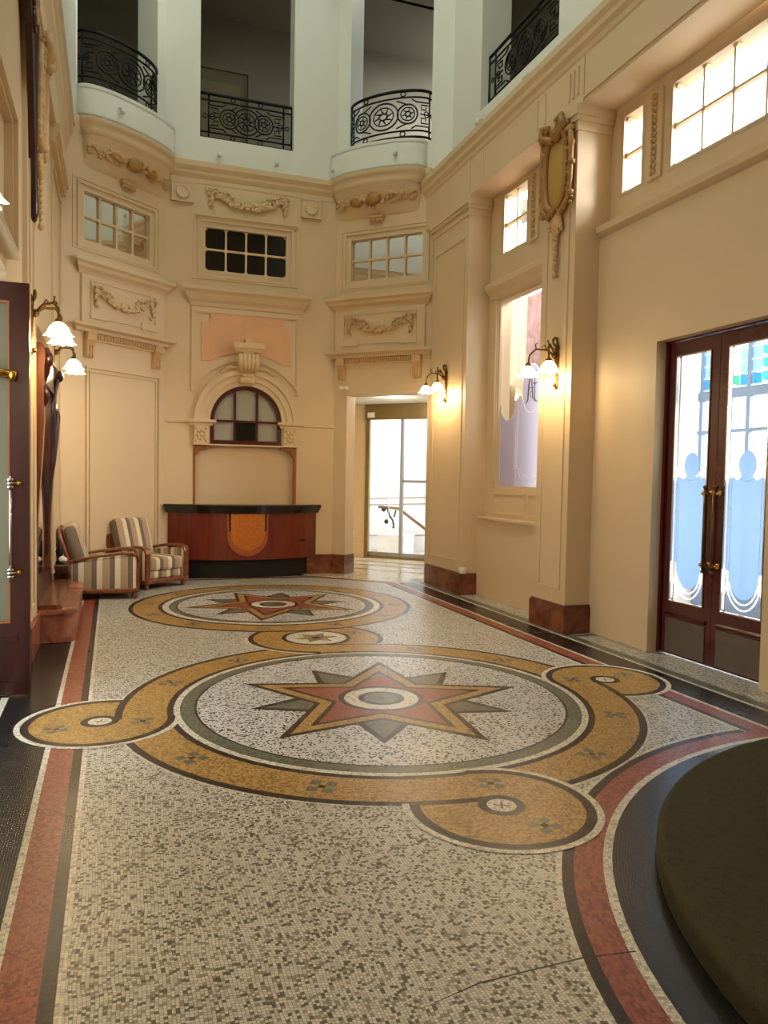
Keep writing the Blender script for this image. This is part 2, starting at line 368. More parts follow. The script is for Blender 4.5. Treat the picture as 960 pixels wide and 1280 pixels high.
FL.poly([(4.392, -3), (5.1, -3), (5.1, 11.2), (4.392, 11.2)], m_green)
FL.poly([(4.50, -3), (5.1, -3), (5.1, 6.72), (4.50, 6.72)], m_field)
FL.poly([(4.50, 6.80), (5.1, 6.80), (5.1, 11.2), (4.50, 11.2)], m_field)
def border(o):
    xl, xr, yt = -.368+o, 4.085-o*1.02, 11.98-o
    return [(xl, -3), (xr, -3), (xr, 10.98-o*.42), (3.05-o*.42, yt), (.72+o*.42, yt), (xl, 11.07-o*.42)]
for o, m in ((0, m_white), (.03, m_red), (.158, m_dark), (.206, m_white), (.232, m_field)): FL.poly(border(o), m)
FL.poly([(-.74, -3), (-.69, -3), (-.69, 5.93), (-.74, 5.93)], m_white)
# stair apron arc
def sector(r, xlim=None):
    P = []
    for i in range(181):
        t = 2*PI*i/180; x = A0[0]+r*math.cos(t); y = A0[1]+r*math.sin(t)
        P.append((min(x, xlim) if xlim else x, y))
    return P
FL.poly(sector(2.625, 3.84), m_white); FL.poly(sector(2.60, 3.86), m_dark)
FL.ring(A0, 0, 2.553, m_red); FL.ring(A0, 2.36, 2.432, m_white); FL.ring(A0, 0.02, 2.395, m_black)
# crack line across the field and border
FL.poly([(.86, 2.072), (1.10, 2.125), (1.28, 2.131), (1.49, 2.135), (1.69, 2.111), (1.69, 2.118), (1.49, 2.143), (1.28, 2.139), (1.10, 2.132)], m_black)
# second big medallion and the linking ring, then the first one over them
def flower(c, ang, r=.085, mat=None):
    ca, sa = math.cos(ang), math.sin(ang)
    def T(x, y): return (c[0]+x*ca-y*sa, c[1]+x*sa+y*ca)
    for k in range(4):
        t = PI/4+k*PI/2; x, y = r*.72*math.cos(t), r*.72*math.sin(t); w = r*.46
        FL.poly([T(x+w*math.cos(q), y+w*math.sin(q)) for q in (t, t+PI/2, t+PI, t-PI/2)], m_green)
    FL.poly([T(.025*math.cos(k*PI/2+PI/4), .025*math.sin(k*PI/2+PI/4)) for k in range(4)], m_dark)
def star(c, k, rot):
    def P(r, a): t = math.radians(a+rot); return (c[0]+k*r*math.cos(t), c[1]+k*r*math.sin(t))
    def starpoly(ro, ri): return [P(ro if i % 2 == 0 else ri, 36*i) for i in range(10)]
    for i in range(5):
        a = 36+72*i
        FL.poly([P(.955, a), P(.56, a-21), P(.4, a), P(.56, a+21)], m_dark); FL.poly([P(.865, a), P(.54, a-15.5), P(.4, a), P(.54, a+15.5)], m_green)
    FL.poly(starpoly(1.10, .495), m_dark); FL.poly(starpoly(.985, .455), m_yel); FL.poly(starpoly(.80, .368), m_dark); FL.poly(starpoly(.71, .33), m_red)
    FL.ring(c, 0.001, .312*k, m_dark); FL.ring(c, 0.001, .27*k, m_white); FL.ring(c, .001, .168*k, m_dark); FL.ring(c, .001, .126*k, m_green); FL.disc(c, .024*k, m_dark, 16)
# linking ring
FL.ring(C3, .3, .70, m_white, 165, 270); FL.ring(C3, .001, .665, m_dark); FL.ring(C3, .3, .615, m_yel)
for i in range(3): flower((C3[0]+.47*math.cos(math.radians(20+160*i/2)), C3[1]+.47*math.sin(math.radians(20+160*i/2))), math.radians(20+80*i))
# far medallion
FL.ring(C2, 1.2, 1.71, m_dark); FL.ring(C2, 1.2, 1.66, m_yel); FL.ring(C2, 1.0, 1.375, m_dark); FL.ring(C2, 1.0, 1.325, m_white); FL.ring(C2, 1.0, 1.25, m_green); FL.ring(C2, 1., 1.165, m_dark)
FL.disc(C2, 1.15, m_star); star(C2, 1.0, 36)
for i in range(12): t = math.radians(15+30*i); flower((C2[0]+1.517*math.cos(t), C2[1]+1.517*math.sin(t)), t)
# near medallion
FL.ring(C1, 1.3, 1.845, m_white); FL.ring(C1, 1.3, 1.83, m_dark); FL.ring(C1, 1.3, 1.78, m_yel); FL.ring(C1, 1.3, 1.498, m_dark); FL.ring(C1, 1.3, 1.455, m_white)
FL.ring(C1, 1.3, 1.437, m_white); FL.ring(C1, 1.2, 1.412, m_green); FL.ring(C1, 1.2, 1.318, m_dark); FL.disc(C1, 1.303, m_star)
for k in range(4):
    base = (0, 90, 180, 270)[k]
    for a in (30, 60):
        t = math.radians(base+a); flower((C1[0]+1.635*math.cos(t), C1[1]+1.635*math.sin(t)), t)
star(C1, 1.0, 0)
# curls: the band runs counter-clockwise into each
def curl(base, dist, R, ros, inner_big=False):
    t0 = math.radians(base); c = (C1[0]+dist*math.cos(t0), C1[1]+dist*math.sin(t0))
    a_in = base+180          # direction back to the medallion centre

    lo, hi = a_in+72, a_in+360
    FL.disc(c, R-.03, m_yel)
    FL.ring(c, .3, R+.035, m_white, lo, hi); FL.ring(c, .3, R, m_dark, lo, hi)
    FL.ring(c, ros*.6, R-.05, m_yel, lo, hi)
    # band over the join: yellow between the medallion's inner line and its outer line, then that outer line again
    dl = math.degrees(R*.985/dist)
    FL.ring(C1, 1.498, 1.80, m_yel, base-dl*.62, base)
    FL.ring(C1, 1.455, 1.498, m_dark, base-dl*1.0, base)
    FL.ring(C1, 1.78, 1.83, m_dark, base-dl, base)
    FL.ring(c, .001, ros, m_dark); FL.disc(c, ros*.62 if not inner_big else ros-.04, m_white, 40)
    if not inner_big:
        for q in (45, 135):
            t = math.radians(q+base+20); a, b = .04*math.cos(t), .04*math.sin(t); e, g = -.006*math.sin(t), .006*math.cos(t)
            FL.poly([(c[0]-a-e, c[1]-b-g), (c[0]+a-e, c[1]+b-g), (c[0]+a+e, c[1]+b+g), (c[0]-a+e, c[1]-b+g)], m_red)
    return c
for base in (0, 180, 269):
    c = curl(base, 1.915 if base < 200 else 1.895, .468 if base < 200 else .455, .118)
    for a in (200, 345): t = math.radians(base+180+a); flower((c[0]+.27*math.cos(t), c[1]+.27*math.sin(t)), t, .075)
c3 = C3; base = 90
FL.ring(C3, .45, .70, m_white, 195, 270); FL.ring(C3, .45, .665, m_dark, 160, 270); FL.ring(C3, .33, .615, m_yel, 160, 275)
FL.ring(C1, 1.498, 1.78, m_yel, 76, 92); FL.ring(C1, 1.455, 1.498, m_dark, 70, 95)
FL.ring(C3, .001, .34, m_dark); FL.ring(C3, .001, .297, m_white)
for r, m in ((.22, m_dark), (.19, m_yel), (.13, m_green), (.07, m_dark)): FL.poly([(C3[0]+(r if i % 2 == 0 else r*.5)*math.cos(i*PI/6), C3[1]+(r if i % 2 == 0 else r*.5)*math.sin(i*PI/6)) for i in range(12)], m)
me = bpy.data.meshes.new('floor'); FL.b.to_mesh(me); FL.b.free()
for m in FL.mats: me.materials.append(m)
fo = bpy.data.objects.new('floor', me); COL.objects.link(fo); struct(fo, 'polished mosaic floor with star medallions and spiral bands', 'floor')
ztop = FL.z
fo.location.z = -ztop
# ------------------------------------------------------------------ room shell
ZT = 10.5
def S(name, fn, mat, label=None, parent=None, Mx=None, cat=None):
    mb = MB(Mx); fn(mb); o = mb.build(name, mat, parent)
    if not parent: struct(o, label, cat)
    return o
# centre wall of the apse: lower cream part with arched window hole and niche, then the white gallery storey
ac, ar, az, ab = 1.985, .565, 2.43, 2.07     # arch centre, radius, spring, bottom
def centre(mb):
    wall(mb, .60, 3.55, 0, 6.33, .3, [(1.17, 2.80, 0, 3.0), (1.285, 2.64, 4.70, 5.44)])
    mb.box(1.17, -.3, 0, 2.80, -.10, 2.07)                       # niche back
    n = 24                                                       # spandrels round the arch
    arc = [(ac+ar*math.cos(PI*i/n), az+ar*math.sin(PI*i/n)) for i in range(n+1)]
    L = [(2.80, ab), (ac+ar, ab)]+arc[:n//2+1]+[(ac, 3.0), (2.80, 3.0)]
    Rr = [(1.17, ab), (ac-ar, ab)]+arc[::-1][:n//2+1]+[(ac, 3.0), (1.17, 3.0)]
    for P in (L, Rr): mb.prism(P, -.3, 0, 'y')
S('wall_back', centre, M['cream'], 'cream centre wall of the apse behind the curved desk', Mx=CW)
S('wall_back_left', lambda mb: wall(mb, -.05, 1.86, 0, 6.33, .3, [(.25, 1.49, 4.70, 5.44)]), M['cream'], 'angled wall of the apse behind the striped armchairs', Mx=LC)
S('wall_back_right', lambda mb: wall(mb, -.05, 2.2, 0, 6.33, .3, [(.23, 1.57, 4.70, 5.44), (.24, 1.66, -.1, 2.92)]), M['cream'], 'angled wall of the apse around the glass door', Mx=RC)
# gallery storey
S('wall_upper_back', lambda mb: wall(mb, .62, 3.55, 6.33, ZT, .34, [(1.238, 2.69, 6.745, 9.9)]), M['white'], 'white gallery wall above the desk with one opening', Mx=CW)
S('wall_upper_left', lambda mb: wall(mb, -.08, 1.8, 6.33, ZT, .42, [(.16, 1.55, 6.75, 9.9)], .0), M['white'], 'white gallery wall at the left with a curved balcony', Mx=LC)
S('wall_upper_right', lambda mb: wall(mb, -.08, 2.3, 6.33, ZT, .42, [(.22, 1.63, 6.75, 9.9)], .0), M['white'], 'white gallery wall above the glass door with a curved balcony', Mx=RC)
S('wall_upper_right_side', lambda mb: wall(mb, -3, 11.0, 6.10, ZT, .45, [(7.92, 9.92, 6.72, 9.9)]), M['white'], 'white gallery wall along the right side', Mx=RWX(4.82))
S('wall_upper_left_side', lambda mb: wall(mb, -3, 11.28, 6.16, ZT, .4, []), M['white'], 'white gallery wall along the left side', Mx=LWX(-.48))
# left lower wall and near wall
def leftwall(mb):
    wall(mb, -3, 11.2, 0, 6.16, .45, [(4.55, 5.97, -.1, 2.98)])
    wall(mb, -3, 6.94, 0, 5.4, .05, [(4.55, 5.97, -.1, 2.98)], .05)
    mb.box(6.94, 0, 0, 7.68, .09, 5.4); mb.box(9.66, 0, 0, 11.2, .085, 5.4); mb.box(7.68, 0, 2.95, 9.66, .085, 5.4)
S('wall_left', leftwall, M['cream'], 'pale left wall with pilasters behind the pier mirror', Mx=LWX(-.75))
S('wall_front', lambda mb: mb.box(-1.2, -3.2, 0, 5.3, -3, ZT), M['cream'], 'cream wall behind the viewer')
def rightlow(mb):
    wall(mb, -3, 6.9, 0, 4.1, .30, [(4.60, 5.935, -.1, 2.90)])
    mb.box(7.5, -.30, 0, 9.6, 0, 1.06)
S('wall_right', rightlow, M['cream'], 'cream right wall around the red double door', Mx=RWX(4.745))
def rightup(mb):
    wall(mb, 3.0, 6.95, 4.05, 5.45, .2, [(6.37, 6.72, 4.49, 5.30), (4.15, 6.0, 4.49, 5.30)])
    wall(mb, 7.4, 9.7, 1.0, 5.45, .2, [(7.62, 9.31, 1.48, 4.0), (8.585, 9.24, 4.55, 5.36), (7.75, 8.22, 4.55, 5.36)])
    mb.box(-3, -.2, 4.05, 3.0, 0, 5.45)
S('wall_right_window_bays', rightup, M['cream'], 'cream window bays of the right wall above the door and between the pilasters', Mx=RWX(4.86))
# piers of the right wall
def pier(y0, y1, x, name, label):
    w = RWX(4.95); D = 4.95-x
    o = S(name, lambda mb: mb.box(y0, 0, 0, y1, D, 5.30), M['cream'], label, Mx=w, cat='pilaster')
    S('panel_moulding', lambda mb: mb.frame(y0+.10, y1-.10, .44, 4.9, .025, D+.012, D-.01), M['cream'], parent=o, Mx=w)
    cap = [(0, 5.16), (.015, 5.18), (.02, 5.24), (.05, 5.29), (.05, 5.40), (0, 5.40)]
    def capital(mb):
        A = [(D+d, z) for d, z in cap]
        mb.sweep([(D-.02, 5.16)]+A+[(D-.02, 5.40)], y0+D, y1-D, 1, 1)
    def capital2(mb):
        for (e, z0, z1) in ((.015, 5.16, 5.25), (.04, 5.25, 5.30), (.06, 5.30, 5.40)): mb.box(y0-e, .1, z0, y1+e, D+e, z1)
    S('capital', capital2, M['cream'], parent=o, Mx=w)
    def plinth(mb):
        mb.box(y0-.035, 0, 0, y1+.035, D+.03, .27)
        mb.sweep([(0, 0), (0, .045), (0, 0)], 0, .001) if False else None
        mb.box(y0-.02, 0, .27, y1+.02, D+.018, .295)
    S('plinth', plinth, M['marble'], parent=o, Mx=w)
    return o
pier(6.885, 7.52, 4.45, 'trim_1', 'cream pilaster with gilded cartouche between window and double door')
pier(9.58, 10.80, 4.53, 'trim_2', 'cream pilaster between the glass door and the etched window')
# beams with cornice along both sides
def beamR(mb):
    mb.box(-3, -.42, 5.40, 11.3, 0, 6.0)
    mb.sweep([(0, 5.86), (.012, 5.88), (.02, 5.93), (.05, 5.97), (.055, 6.02), (.085, 6.07), (.09, 6.14), (-.3, 6.14), (-.3, 5.86)], -3, 11.3, 0, 0)
    for y in (7.55, 7.72, 9.10): mb.box(y, 0, 5.50, y+.03, .012, 5.82)
    for y in (6.9, 6.98, 7.06): mb.box(y, 0, 5.52, y+.03, .014, 5.80)
    mb.box(3.0, 0, 5.44, 6.80, .015, 5.47)
    mb.box(9.52, 0, 5.40, 9.56, .012, 5.86); mb.box(6.80, 0, 5.40, 6.84, .012, 5.86)
S('trim_3', beamR, M['cream'], 'cream beam with moulded cornice along the right wall', Mx=RWB(4.46), cat='beam')
def beamL(mb):
    mb.box(-3, -.3, 5.40, 11.2, 0, 6.0)
    mb.sweep([(0, 5.80), (.02, 5.88), (.05, 5.97), (.055, 6.02), (.085, 6.07), (.09, 6.17), (-.3, 6.17), (-.3, 5.80)], -3, 11.3, 0, 0)
    for e, z0, z1 in ((.0, 5.2, 5.26), (.02, 5.26, 5.3), (.04, 5.3, 5.4)): mb.box(9.30, -.3, z0, 11.1, e, z1); mb.box(6.90, -.3, z0, 7.75, e, z1)
S('trim_4', beamL, M['cream'], 'pale beam with moulded cornice along the left wall', Mx=LWX(-.60), cat='beam')
# apse entablature band, following the three faces; balcony bowls on the angled ones
band = [(0, 6.02), (.01, 6.04), (.012, 6.10), (.05, 6.16), (.055, 6.20), (.10, 6.26), (.105, 6.335), (0, 6.335)]
S('trim_5', lambda mb: mb.sweep(band, .66, 3.50, -.4, -.4), M['cream'], 'moulded band above the desk wall under the gallery', Mx=CW, cat='cornice')
def bowl_curve(cs, w, b, n=36, k=1.): return [(cs-w*math.cos(PI*i/n), k*b*math.sin(PI*i/n)**.8) for i in range(n+1)]
def loft(mb, rows, smooth=True):
    n = len(rows[0]); v = [p for r in rows for p in r]
    mb.add(v, [(i*n+j, i*n+j+1, (i+1)*n+j+1, (i+1)*n+j) for i in range(len(rows)-1) for j in range(n-1)], smooth)
def balcony(name, Mx, cs, w, label):
    b = .33
    root = S(name, lambda mb: (loft(mb, [[(s, d+e, z) for s, d in bowl_curve(cs, w, b)] for e, z in ((0, 6.33), (.0, 6.70), (-.01, 6.75))]),
        mb.prism(bowl_curve(cs, w, b), 6.68, 6.745), mb.prism(bowl_curve(cs, w, b), 6.325, 6.36)), M['white'], label, Mx=Mx, cat='balcony')
    prof = [(1.0, .005, 6.335), (1.0, .005, 6.27), (.985, -.02, 6.25), (.97, -.035, 6.19), (.955, -.03, 6.17), (.94, -.055, 6.13), (.90, -.075, 6.11)]
    def bowl(mb):
        rows = [[(cs+(s-cs)*k, max(0, d+e*(d/b)), z) for s, d in bowl_curve(cs, w, b)] for k, e, z in prof]
        for i in range(13):
            t = i/12; kk = .905-.05*t; rows.append([(cs+(s-cs)*kk, d*.77*(1-t)**.75-.01*t, 6.105-.40*t**1.15) for s, d in bowl_curve(cs, w, b)])
        loft(mb, rows)
    S('corbel_bowl', bowl, M['cream'], parent=root, Mx=Mx)
    return root
balcony('trim_6', LC, .72, .84, 'white curved balcony at the left above a shell of gilt plasterwork')
balcony('trim_7', RC, .74, .83, 'white curved balcony at the right above the mirrored window')
for Mx, nm, lb, a, b in ((LC, 'trim_8', 'moulded band beside the left balcony bowl', -.1, 1.75), (RC, 'trim_9', 'moulded band beside the right balcony bowl', -.1, 1.65)):
    S(nm, lambda mb: mb.sweep([(d*.5, z) for d, z in band], a, b, 0, 0), M['cream'], lb, Mx=Mx, cat='cornice')
# cornices, frieze panels over the angled walls
cor = [(0, 4.17), (.02, 4.19), (.03, 4.24), (.07, 4.29), (.09, 4.33), (.10, 4.37), (.15, 4.41), (.155, 4.47), (0, 4.49)]
S('trim_25', lambda mb: mb.sweep([(0, 5.50), (.02, 5.505), (.03, 5.53), (.06, 5.55), (.06, 5.57), (0, 5.58)], 1.21, 2.72), M['cream'], 'small cornice over the dark centre window', Mx=CW, cat='cornice')
S('trim_10', lambda mb: mb.sweep(cor, 1.13, 2.84), M['cream'], 'wide moulded cornice over the arch of the desk wall', Mx=CW, cat='cornice')
def frieze(name, Mx, s0, s1, label):
    root = S(name, lambda mb: mb.sweep([(0, 4.27), (.02, 4.28), (.04, 4.32), (.09, 4.36), (.10, 4.40), (.14, 4.43), (.145, 4.48), (0, 4.50)], s0-.02, s1+.02), M['cream'], label, Mx=Mx, cat='cornice')
    def panel(mb):
        mb.box(s0, 0, 3.60, s1, .03, 4.28); mb.frame(s0+.14, s1-.14, 3.72, 4.22, .02, .045, .02)
        mb.box(s0+.13, .03, 3.70, s0+.42, .05, 3.80); mb.box(s1-.42, .03, 3.70, s1-.13, .05, 3.80)
    S('frieze_panel', panel, M['cream'], parent=root, Mx=Mx)
    def shelf(mb):
        mb.sweep([(0, 3.50), (.05, 3.51), (.06, 3.55), (.13, 3.575), (.14, 3.61), (0, 3.63)], s0-.06, s1+.06)
        mb.box(s0+.05, 0, 3.40, s1-.05, .035, 3.50)
    S('shelf_cornice', shelf, M['cream'], parent=root, Mx=Mx)
    def dent(mb):
        n = 34
        for i in range(n): a = s0+.2+(s1-s0-.4)*i/n; mb.box(a, .03, 3.425, a+(s1-s0-.4)/n*.55, .075, 3.495)
        for c in (s0+.12, s1-.12):
            mb.prism([(0, 3.16), (.03, 3.16), (.05, 3.22), (.045, 3.32), (.09, 3.40), (.10, 3.50), (0, 3.50)], c-.07, c+.07, 'x')
            for q in (-.045, 0, .045): mb.box(c+q-.012, .03, 3.17, c+q+.012, .062, 3.33)
    S('dentils', dent, M['tanrelief'], parent=root, Mx=Mx)
    return root
frieze('trim_11', LC, .06, 1.50, 'frieze with garland panel and dentils on the wall behind the armchairs')
frieze('trim_12', RC, .03, 1.60, 'frieze with garland panel and dentils over the glass door')
def tallpanel(mb):
    for w, d, e in ((.03, .03, 0), (.02, .018, .06)): mb.frame(.10+e, 1.42-e, .30+e, 3.05-e, w, d)
S('trim_13', tallpanel, M['cream'], 'tall moulded wall panel behind the armchairs', Mx=LC, cat='wall panel')
# arch surround and desk wall ornaments
def archtrim(mb):
    n = 40
    for ra, rb, d in ((.565, .64, .035), (.64, .74, .06), (.74, .82, .085)):
        P = [(ac+rb*math.cos(PI*i/n), az+rb*math.sin(PI*i/n)) for i in range(n+1)]; Q = [(ac+ra*math.cos(PI*i/n), az+ra*math.sin(PI*i/n)) for i in range(n+1)]
        v = [(s, d, z) for s, z in P]+[(s, d, z) for s, z in Q]+[(s, 0, z) for s, z in P]+[(s, 0, z) for s, z in Q]; m = n+1; Fc = []
        for i in range(n): Fc += [(i, i+1, m+i+1, m+i), (i, i+1, 2*m+i+1, 2*m+i), (m+i, m+i+1, 3*m+i+1, 3*m+i)]
        Fc += [(0, m, 3*m, 2*m), (n, m+n, 3*m+n, 2*m+n)]; mb.add(v, Fc)
arch = S('trim_14', archtrim, M['cream'], 'moulded cream arch around the red framed window', Mx=CW, cat='arch')
for sgn in (-1, 1):
    c = ac+sgn*.70
    def capb(mb):
        mb.box(c-.11, 0, 2.07, c+.11, .07, 2.36); mb.sweep([(0, 2.35), (.07, 2.35), (.08, 2.38), (.12, 2.40), (.12, 2.44), (0, 2.44)], c-.10, c+.10)
        mb.box(c-.12, 0, 2.05, c+.12, .085, 2.085)
    S('arch_capital', capb, M['cream'], parent=arch, Mx=CW)
    def capo(mb):
        for i in range(8):
            t = i*PI/4; mb.ball((c+.052*math.cos(t), .078, 2.21+.07*math.sin(t)), .03, 1, (1, .5, 1))
        mb.ball((c, .08, 2.21), .035, 2, (1, .6, 1))
        for sx in (-1, 1):
            for sz in (-1, 1): mb.ball((c+sx*.075, .075, 2.21+sz*.1), .024, 1, (1, .5, 1.2))
    S('capital_ornament', capo, M['creamdk'], parent=arch, Mx=CW)
def overarch(mb):      # raised frame of the panel above the arch: square top, arched foot
    n = 24; a0, a1 = math.radians(28), math.radians(152); R = .95
    arc = [(ac+R*math.cos(a0+(a1-a0)*i/n), az+R*math.sin(a0+(a1-a0)*i/n)) for i in range(n+1)]
    for w0, w1, d in ((0, .05, .03), (.05, .075, .018)):
        O = [(2.84-w0, arc[0][1]), (2.84-w0, 4.17-w0*.5), (1.13+w0, 4.17-w0*.5), (1.13+w0, arc[-1][1])]
        I = [(2.84-w1, arc[0][1]), (2.84-w1, 4.17-w1*.5-.05), (1.13+w1, 4.17-w1*.5-.05), (1.13+w1, arc[-1][1])]
        for k in range(3): mb.prism([O[k], O[k+1], I[k+1], I[k]], 0, d, 'y')
    prev = None
    for s, z in arc[1:-1]:
        o = (ac+(s-ac)*1.035, az+(z-az)*1.035)
        if prev: mb.prism([prev[0], (s, z), o, prev[1]], 0, .03, 'y')
        prev = ((s, z), o)
panel = S('trim_15', overarch, M['cream'], 'raised frame of the panel between arch and cornice', Mx=CW, cat='wall panel')
def pinkp(mb):
    n = 20; R = 1.10; a0, a1 = math.radians(58), math.radians(122); z0 = az
    arc = [(ac+R*math.cos(a0+(a1-a0)*i/n), z0+R*math.sin(a0+(a1-a0)*i/n)-.02) for i in range(n+1)]
    mb.prism([(2.68, 3.36), (2.68, 3.95), (2.57, 3.95), (2.57, 4.11), (1.41, 4.11), (1.41, 3.95), (1.28, 3.95), (1.28, 3.36), (1.40, 3.36)]+arc[::-1]+[(2.57, 3.36)], 0, .016, 'y')
S('pink_inset', pinkp, M['pink'], parent=panel, Mx=CW)
def keystone(mb):
    mb.prism([(0, 3.02), (.09, 3.03), (.12, 3.2), (.19, 3.46), (.19, 3.5), (0, 3.5)], ac-.085, ac+.085, 'x')
    for i in range(5):
        x = ac-.13+.065*i; mb.tube([(x*.75+ac*.25, .13, 3.2), (x, .20, 3.33), (x, .2, 3.47)], [.03, .042, .03], 8)
    mb.rbox(ac-.13, .0, 3.02, ac+.13, .13, 3.13, .04); mb.rbox(ac-.10, 0, 3.12, ac+.10, .12, 3.19, .03)
    mb.sweep([(0, 3.50), (.2, 3.50), (.22, 3.54), (.24, 3.56), (.24, 3.64), (0, 3.65)], ac-.02, ac+.02, .9, .9)
    mb.box(ac-.05, .05, 3.65, ac+.05, .15, 3.71)
ks = MB(CW); keystone(ks); kso = ks.build('keystone', M['creamdk']); tag(kso, 'carved keystone with flutes at the top of the arch', 'keystone')
def kwing(mb):
    for sg in (-1, 1):
        for i in range(9):
            t = i/8; mb.ball((ac+sg*(.15+.26*t), .09, 3.27-.09*t*t-.012*math.sin(9*t)), .04-.016*t, 1, (1.3, .9, .9))
S('side_foliage', kwing, M['creamdk'], parent=kso, Mx=CW)
# niche: brown trim posts and brackets, dado line
def niche(mb):
    for x0, x1 in ((1.17, 1.20), (2.765, 2.80)): mb.box(x0, -.10, 0, x1, .012, 2.06)
    for sg, x in ((1, 1.17), (-1, 2.80)):
        mb.prism([(x, 1.88), (x+sg*.05, 1.88), (x+sg*.10, 1.98), (x+sg*.25, 2.0), (x+sg*.25, 2.07), (x, 2.07)], -.10, .014, 'y')
S('trim_16', niche, M['trimwood'], 'brown timber edging and brackets of the niche behind the desk', Mx=CW, cat='niche trim')
def dado(mb):
    for a, b in ((.75, 1.15), (2.82, 3.42)): mb.sweep([(0, 2.38), (.02, 2.39), (.02, 2.42), (0, 2.43)], a, b, 0, 0)
S('trim_17', dado, M['cream'], 'thin dado moulding on both sides of the arch', Mx=CW, cat='moulding')
def skirtC(mb): mb.box(2.80, 0, 0, 3.40, .04, .29); mb.box(2.80, 0, .29, 3.40, .025, .31); mb.box(.7, 0, 0, 1.17, .04, .29)
S('baseboard_back', skirtC, M['marble'], 'red marble skirting of the desk wall', Mx=CW)
def skirtRC(mb): mb.box(-.02, -.30, 0, .26, .04, .29); mb.box(-.02, -.30, .29, .25, .025, .31)
S('baseboard_back_right', skirtRC, M['marble'], 'red marble skirting at the jamb of the glass door', Mx=RC)
S('baseboard_back_left', lambda mb: mb.box(0, 0, 0, 1.86, .035, .29), M['marble'], 'red marble skirting behind the armchairs', Mx=LC)
def skirtL(mb): mb.box(6.92, 0, 0, 7.69, .03, .29); mb.box(9.65, 0, 0, 11.1, .03, .29); mb.box(6.92, 0, .29, 7.69, .015, .31)
S('baseboard_left', skirtL, M['marblepale'], 'rosy marble skirting under the pier mirror wall', Mx=LWX(-.66))
# left wall mouldings: door case and its over-panel, pilaster panels
def lcase(mb):
    mb.frame(2.0, 5.93, 3.05, 4.03, .05, .085, 0); mb.frame(2.0, 5.93-.055, 3.05+.05, 4.03-.055, .03, .055, 0)
S('trim_18', lcase, M['cream'], 'moulded panel above the open red door', Mx=LWX(-.70), cat='wall panel')
def lpan(mb):
    mb.frame(7.03, 7.36, .42, 5.1, .02, .015, 0); mb.frame(9.55, 11.0, .42, 5.1, .03, .02, 0)
S('trim_19', lpan, M['cream'], 'tall panel mouldings on the left pilasters', Mx=LWX(-.66), cat='moulding')
# right bay mouldings
def ledges(mb):
    pr = [(.0, 4.05), (.06, 4.05), (.08, 4.10), (.10, 4.12), (.16, 4.15), (.17, 4.21), (.0, 4.25)]
    mb.sweep(pr, 3.0, 6.885, 0, 0)
    pr2 = [(0, 4.02), (.03, 4.02), (.05, 4.08), (.12, 4.14), (.12, 4.20), (0, 4.28)]
    mb.sweep(pr2, 7.52, 9.5, 0, 0)
S('trim_20', ledges, M['cream'], 'moulded ledges under the high windows of the right wall', Mx=RWX(4.86), cat='ledge')
def sill(mb):
    mb.box(7.5, 0, 1.06, 9.5, .16, 1.09); mb.box(7.5, 0, 1.09, 9.4, .03, 1.46)
    for a, b in ((8.42, 9.26), (7.6, 8.34)): mb.frame(a, b, 1.14, 1.42, .02, .045, .02)
S('trim_21', sill, M['cream'], 'sill and small panels under the etched window', Mx=RWX(4.86), cat='sill')
# ceiling with skylight opening, gallery rooms behind the openings
def ceiling(mb):
    wall(mb, 0, 0, 0, 0, 0) if False else None
    for x0, y0, x1, y1 in ((-1.2, -3.2, 5.4, 2.5), (-1.2, 10.8, 5.4, 13), (-1.2, 2.5, .5, 10.8), (3.8, 2.5, 5.4, 10.8)): mb.box(x0, y0, ZT, x1, y1, ZT+.2)
S('ceiling', ceiling, M['white'], 'white ceiling around the rooflight')
def gallery(mb):
    mb.box(-2.6, 12.6, 6.5, 7.4, 14.4, 6.7); mb.box(-2.6, 14.2, 6.5, 7.4, 14.4, 10.2)
    mb.box(-2.6, 12.55, 9.66, 7.4, 14.4, 9.8); mb.box(-2.8, 10.6, 6.5, -2.6, 14.4, 10)
    mb.box(5.3, 7.2, 6.5, 6.1, 11.2, 6.7); mb.box(6.1, 7.2, 6.5, 6.3, 12.7, 10.2); mb.box(5.25, 7.2, 9.66, 6.1, 11.2, 9.8); mb.box(5.2, 7.0, 6.5, 6.3, 7.2, 10)
    for z0, z1 in ((6.5, 6.62), (9.66, 9.8)):
        mb.prism([(.35, 12.62), (-1.0, 11.5), (-2.6, 11.5), (-2.6, 12.62)], z0, z1)
    mb.box(-2.6, 11.1, 6.5, -1.0, 11.3, 10)
    for z0, z1 in ((6.5, 6.62), (9.66, 9.8)):
        mb.prism([(3.75, 12.62), (5.25, 11.12), (6.4, 11.12), (6.4, 12.62)], z0, z1)
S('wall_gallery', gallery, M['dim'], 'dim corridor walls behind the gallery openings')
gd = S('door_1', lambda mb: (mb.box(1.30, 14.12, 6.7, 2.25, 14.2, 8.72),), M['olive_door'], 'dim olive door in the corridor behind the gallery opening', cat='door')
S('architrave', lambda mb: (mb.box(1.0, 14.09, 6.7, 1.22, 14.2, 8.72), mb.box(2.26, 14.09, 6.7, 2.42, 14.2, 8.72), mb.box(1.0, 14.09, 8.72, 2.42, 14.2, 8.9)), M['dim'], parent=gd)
S('door_panel', lambda mb: mb.box(1.42, 14.10, 6.95, 2.12, 14.13, 8.5), plain('olive_door_panel', (110, 98, 56)), parent=gd)
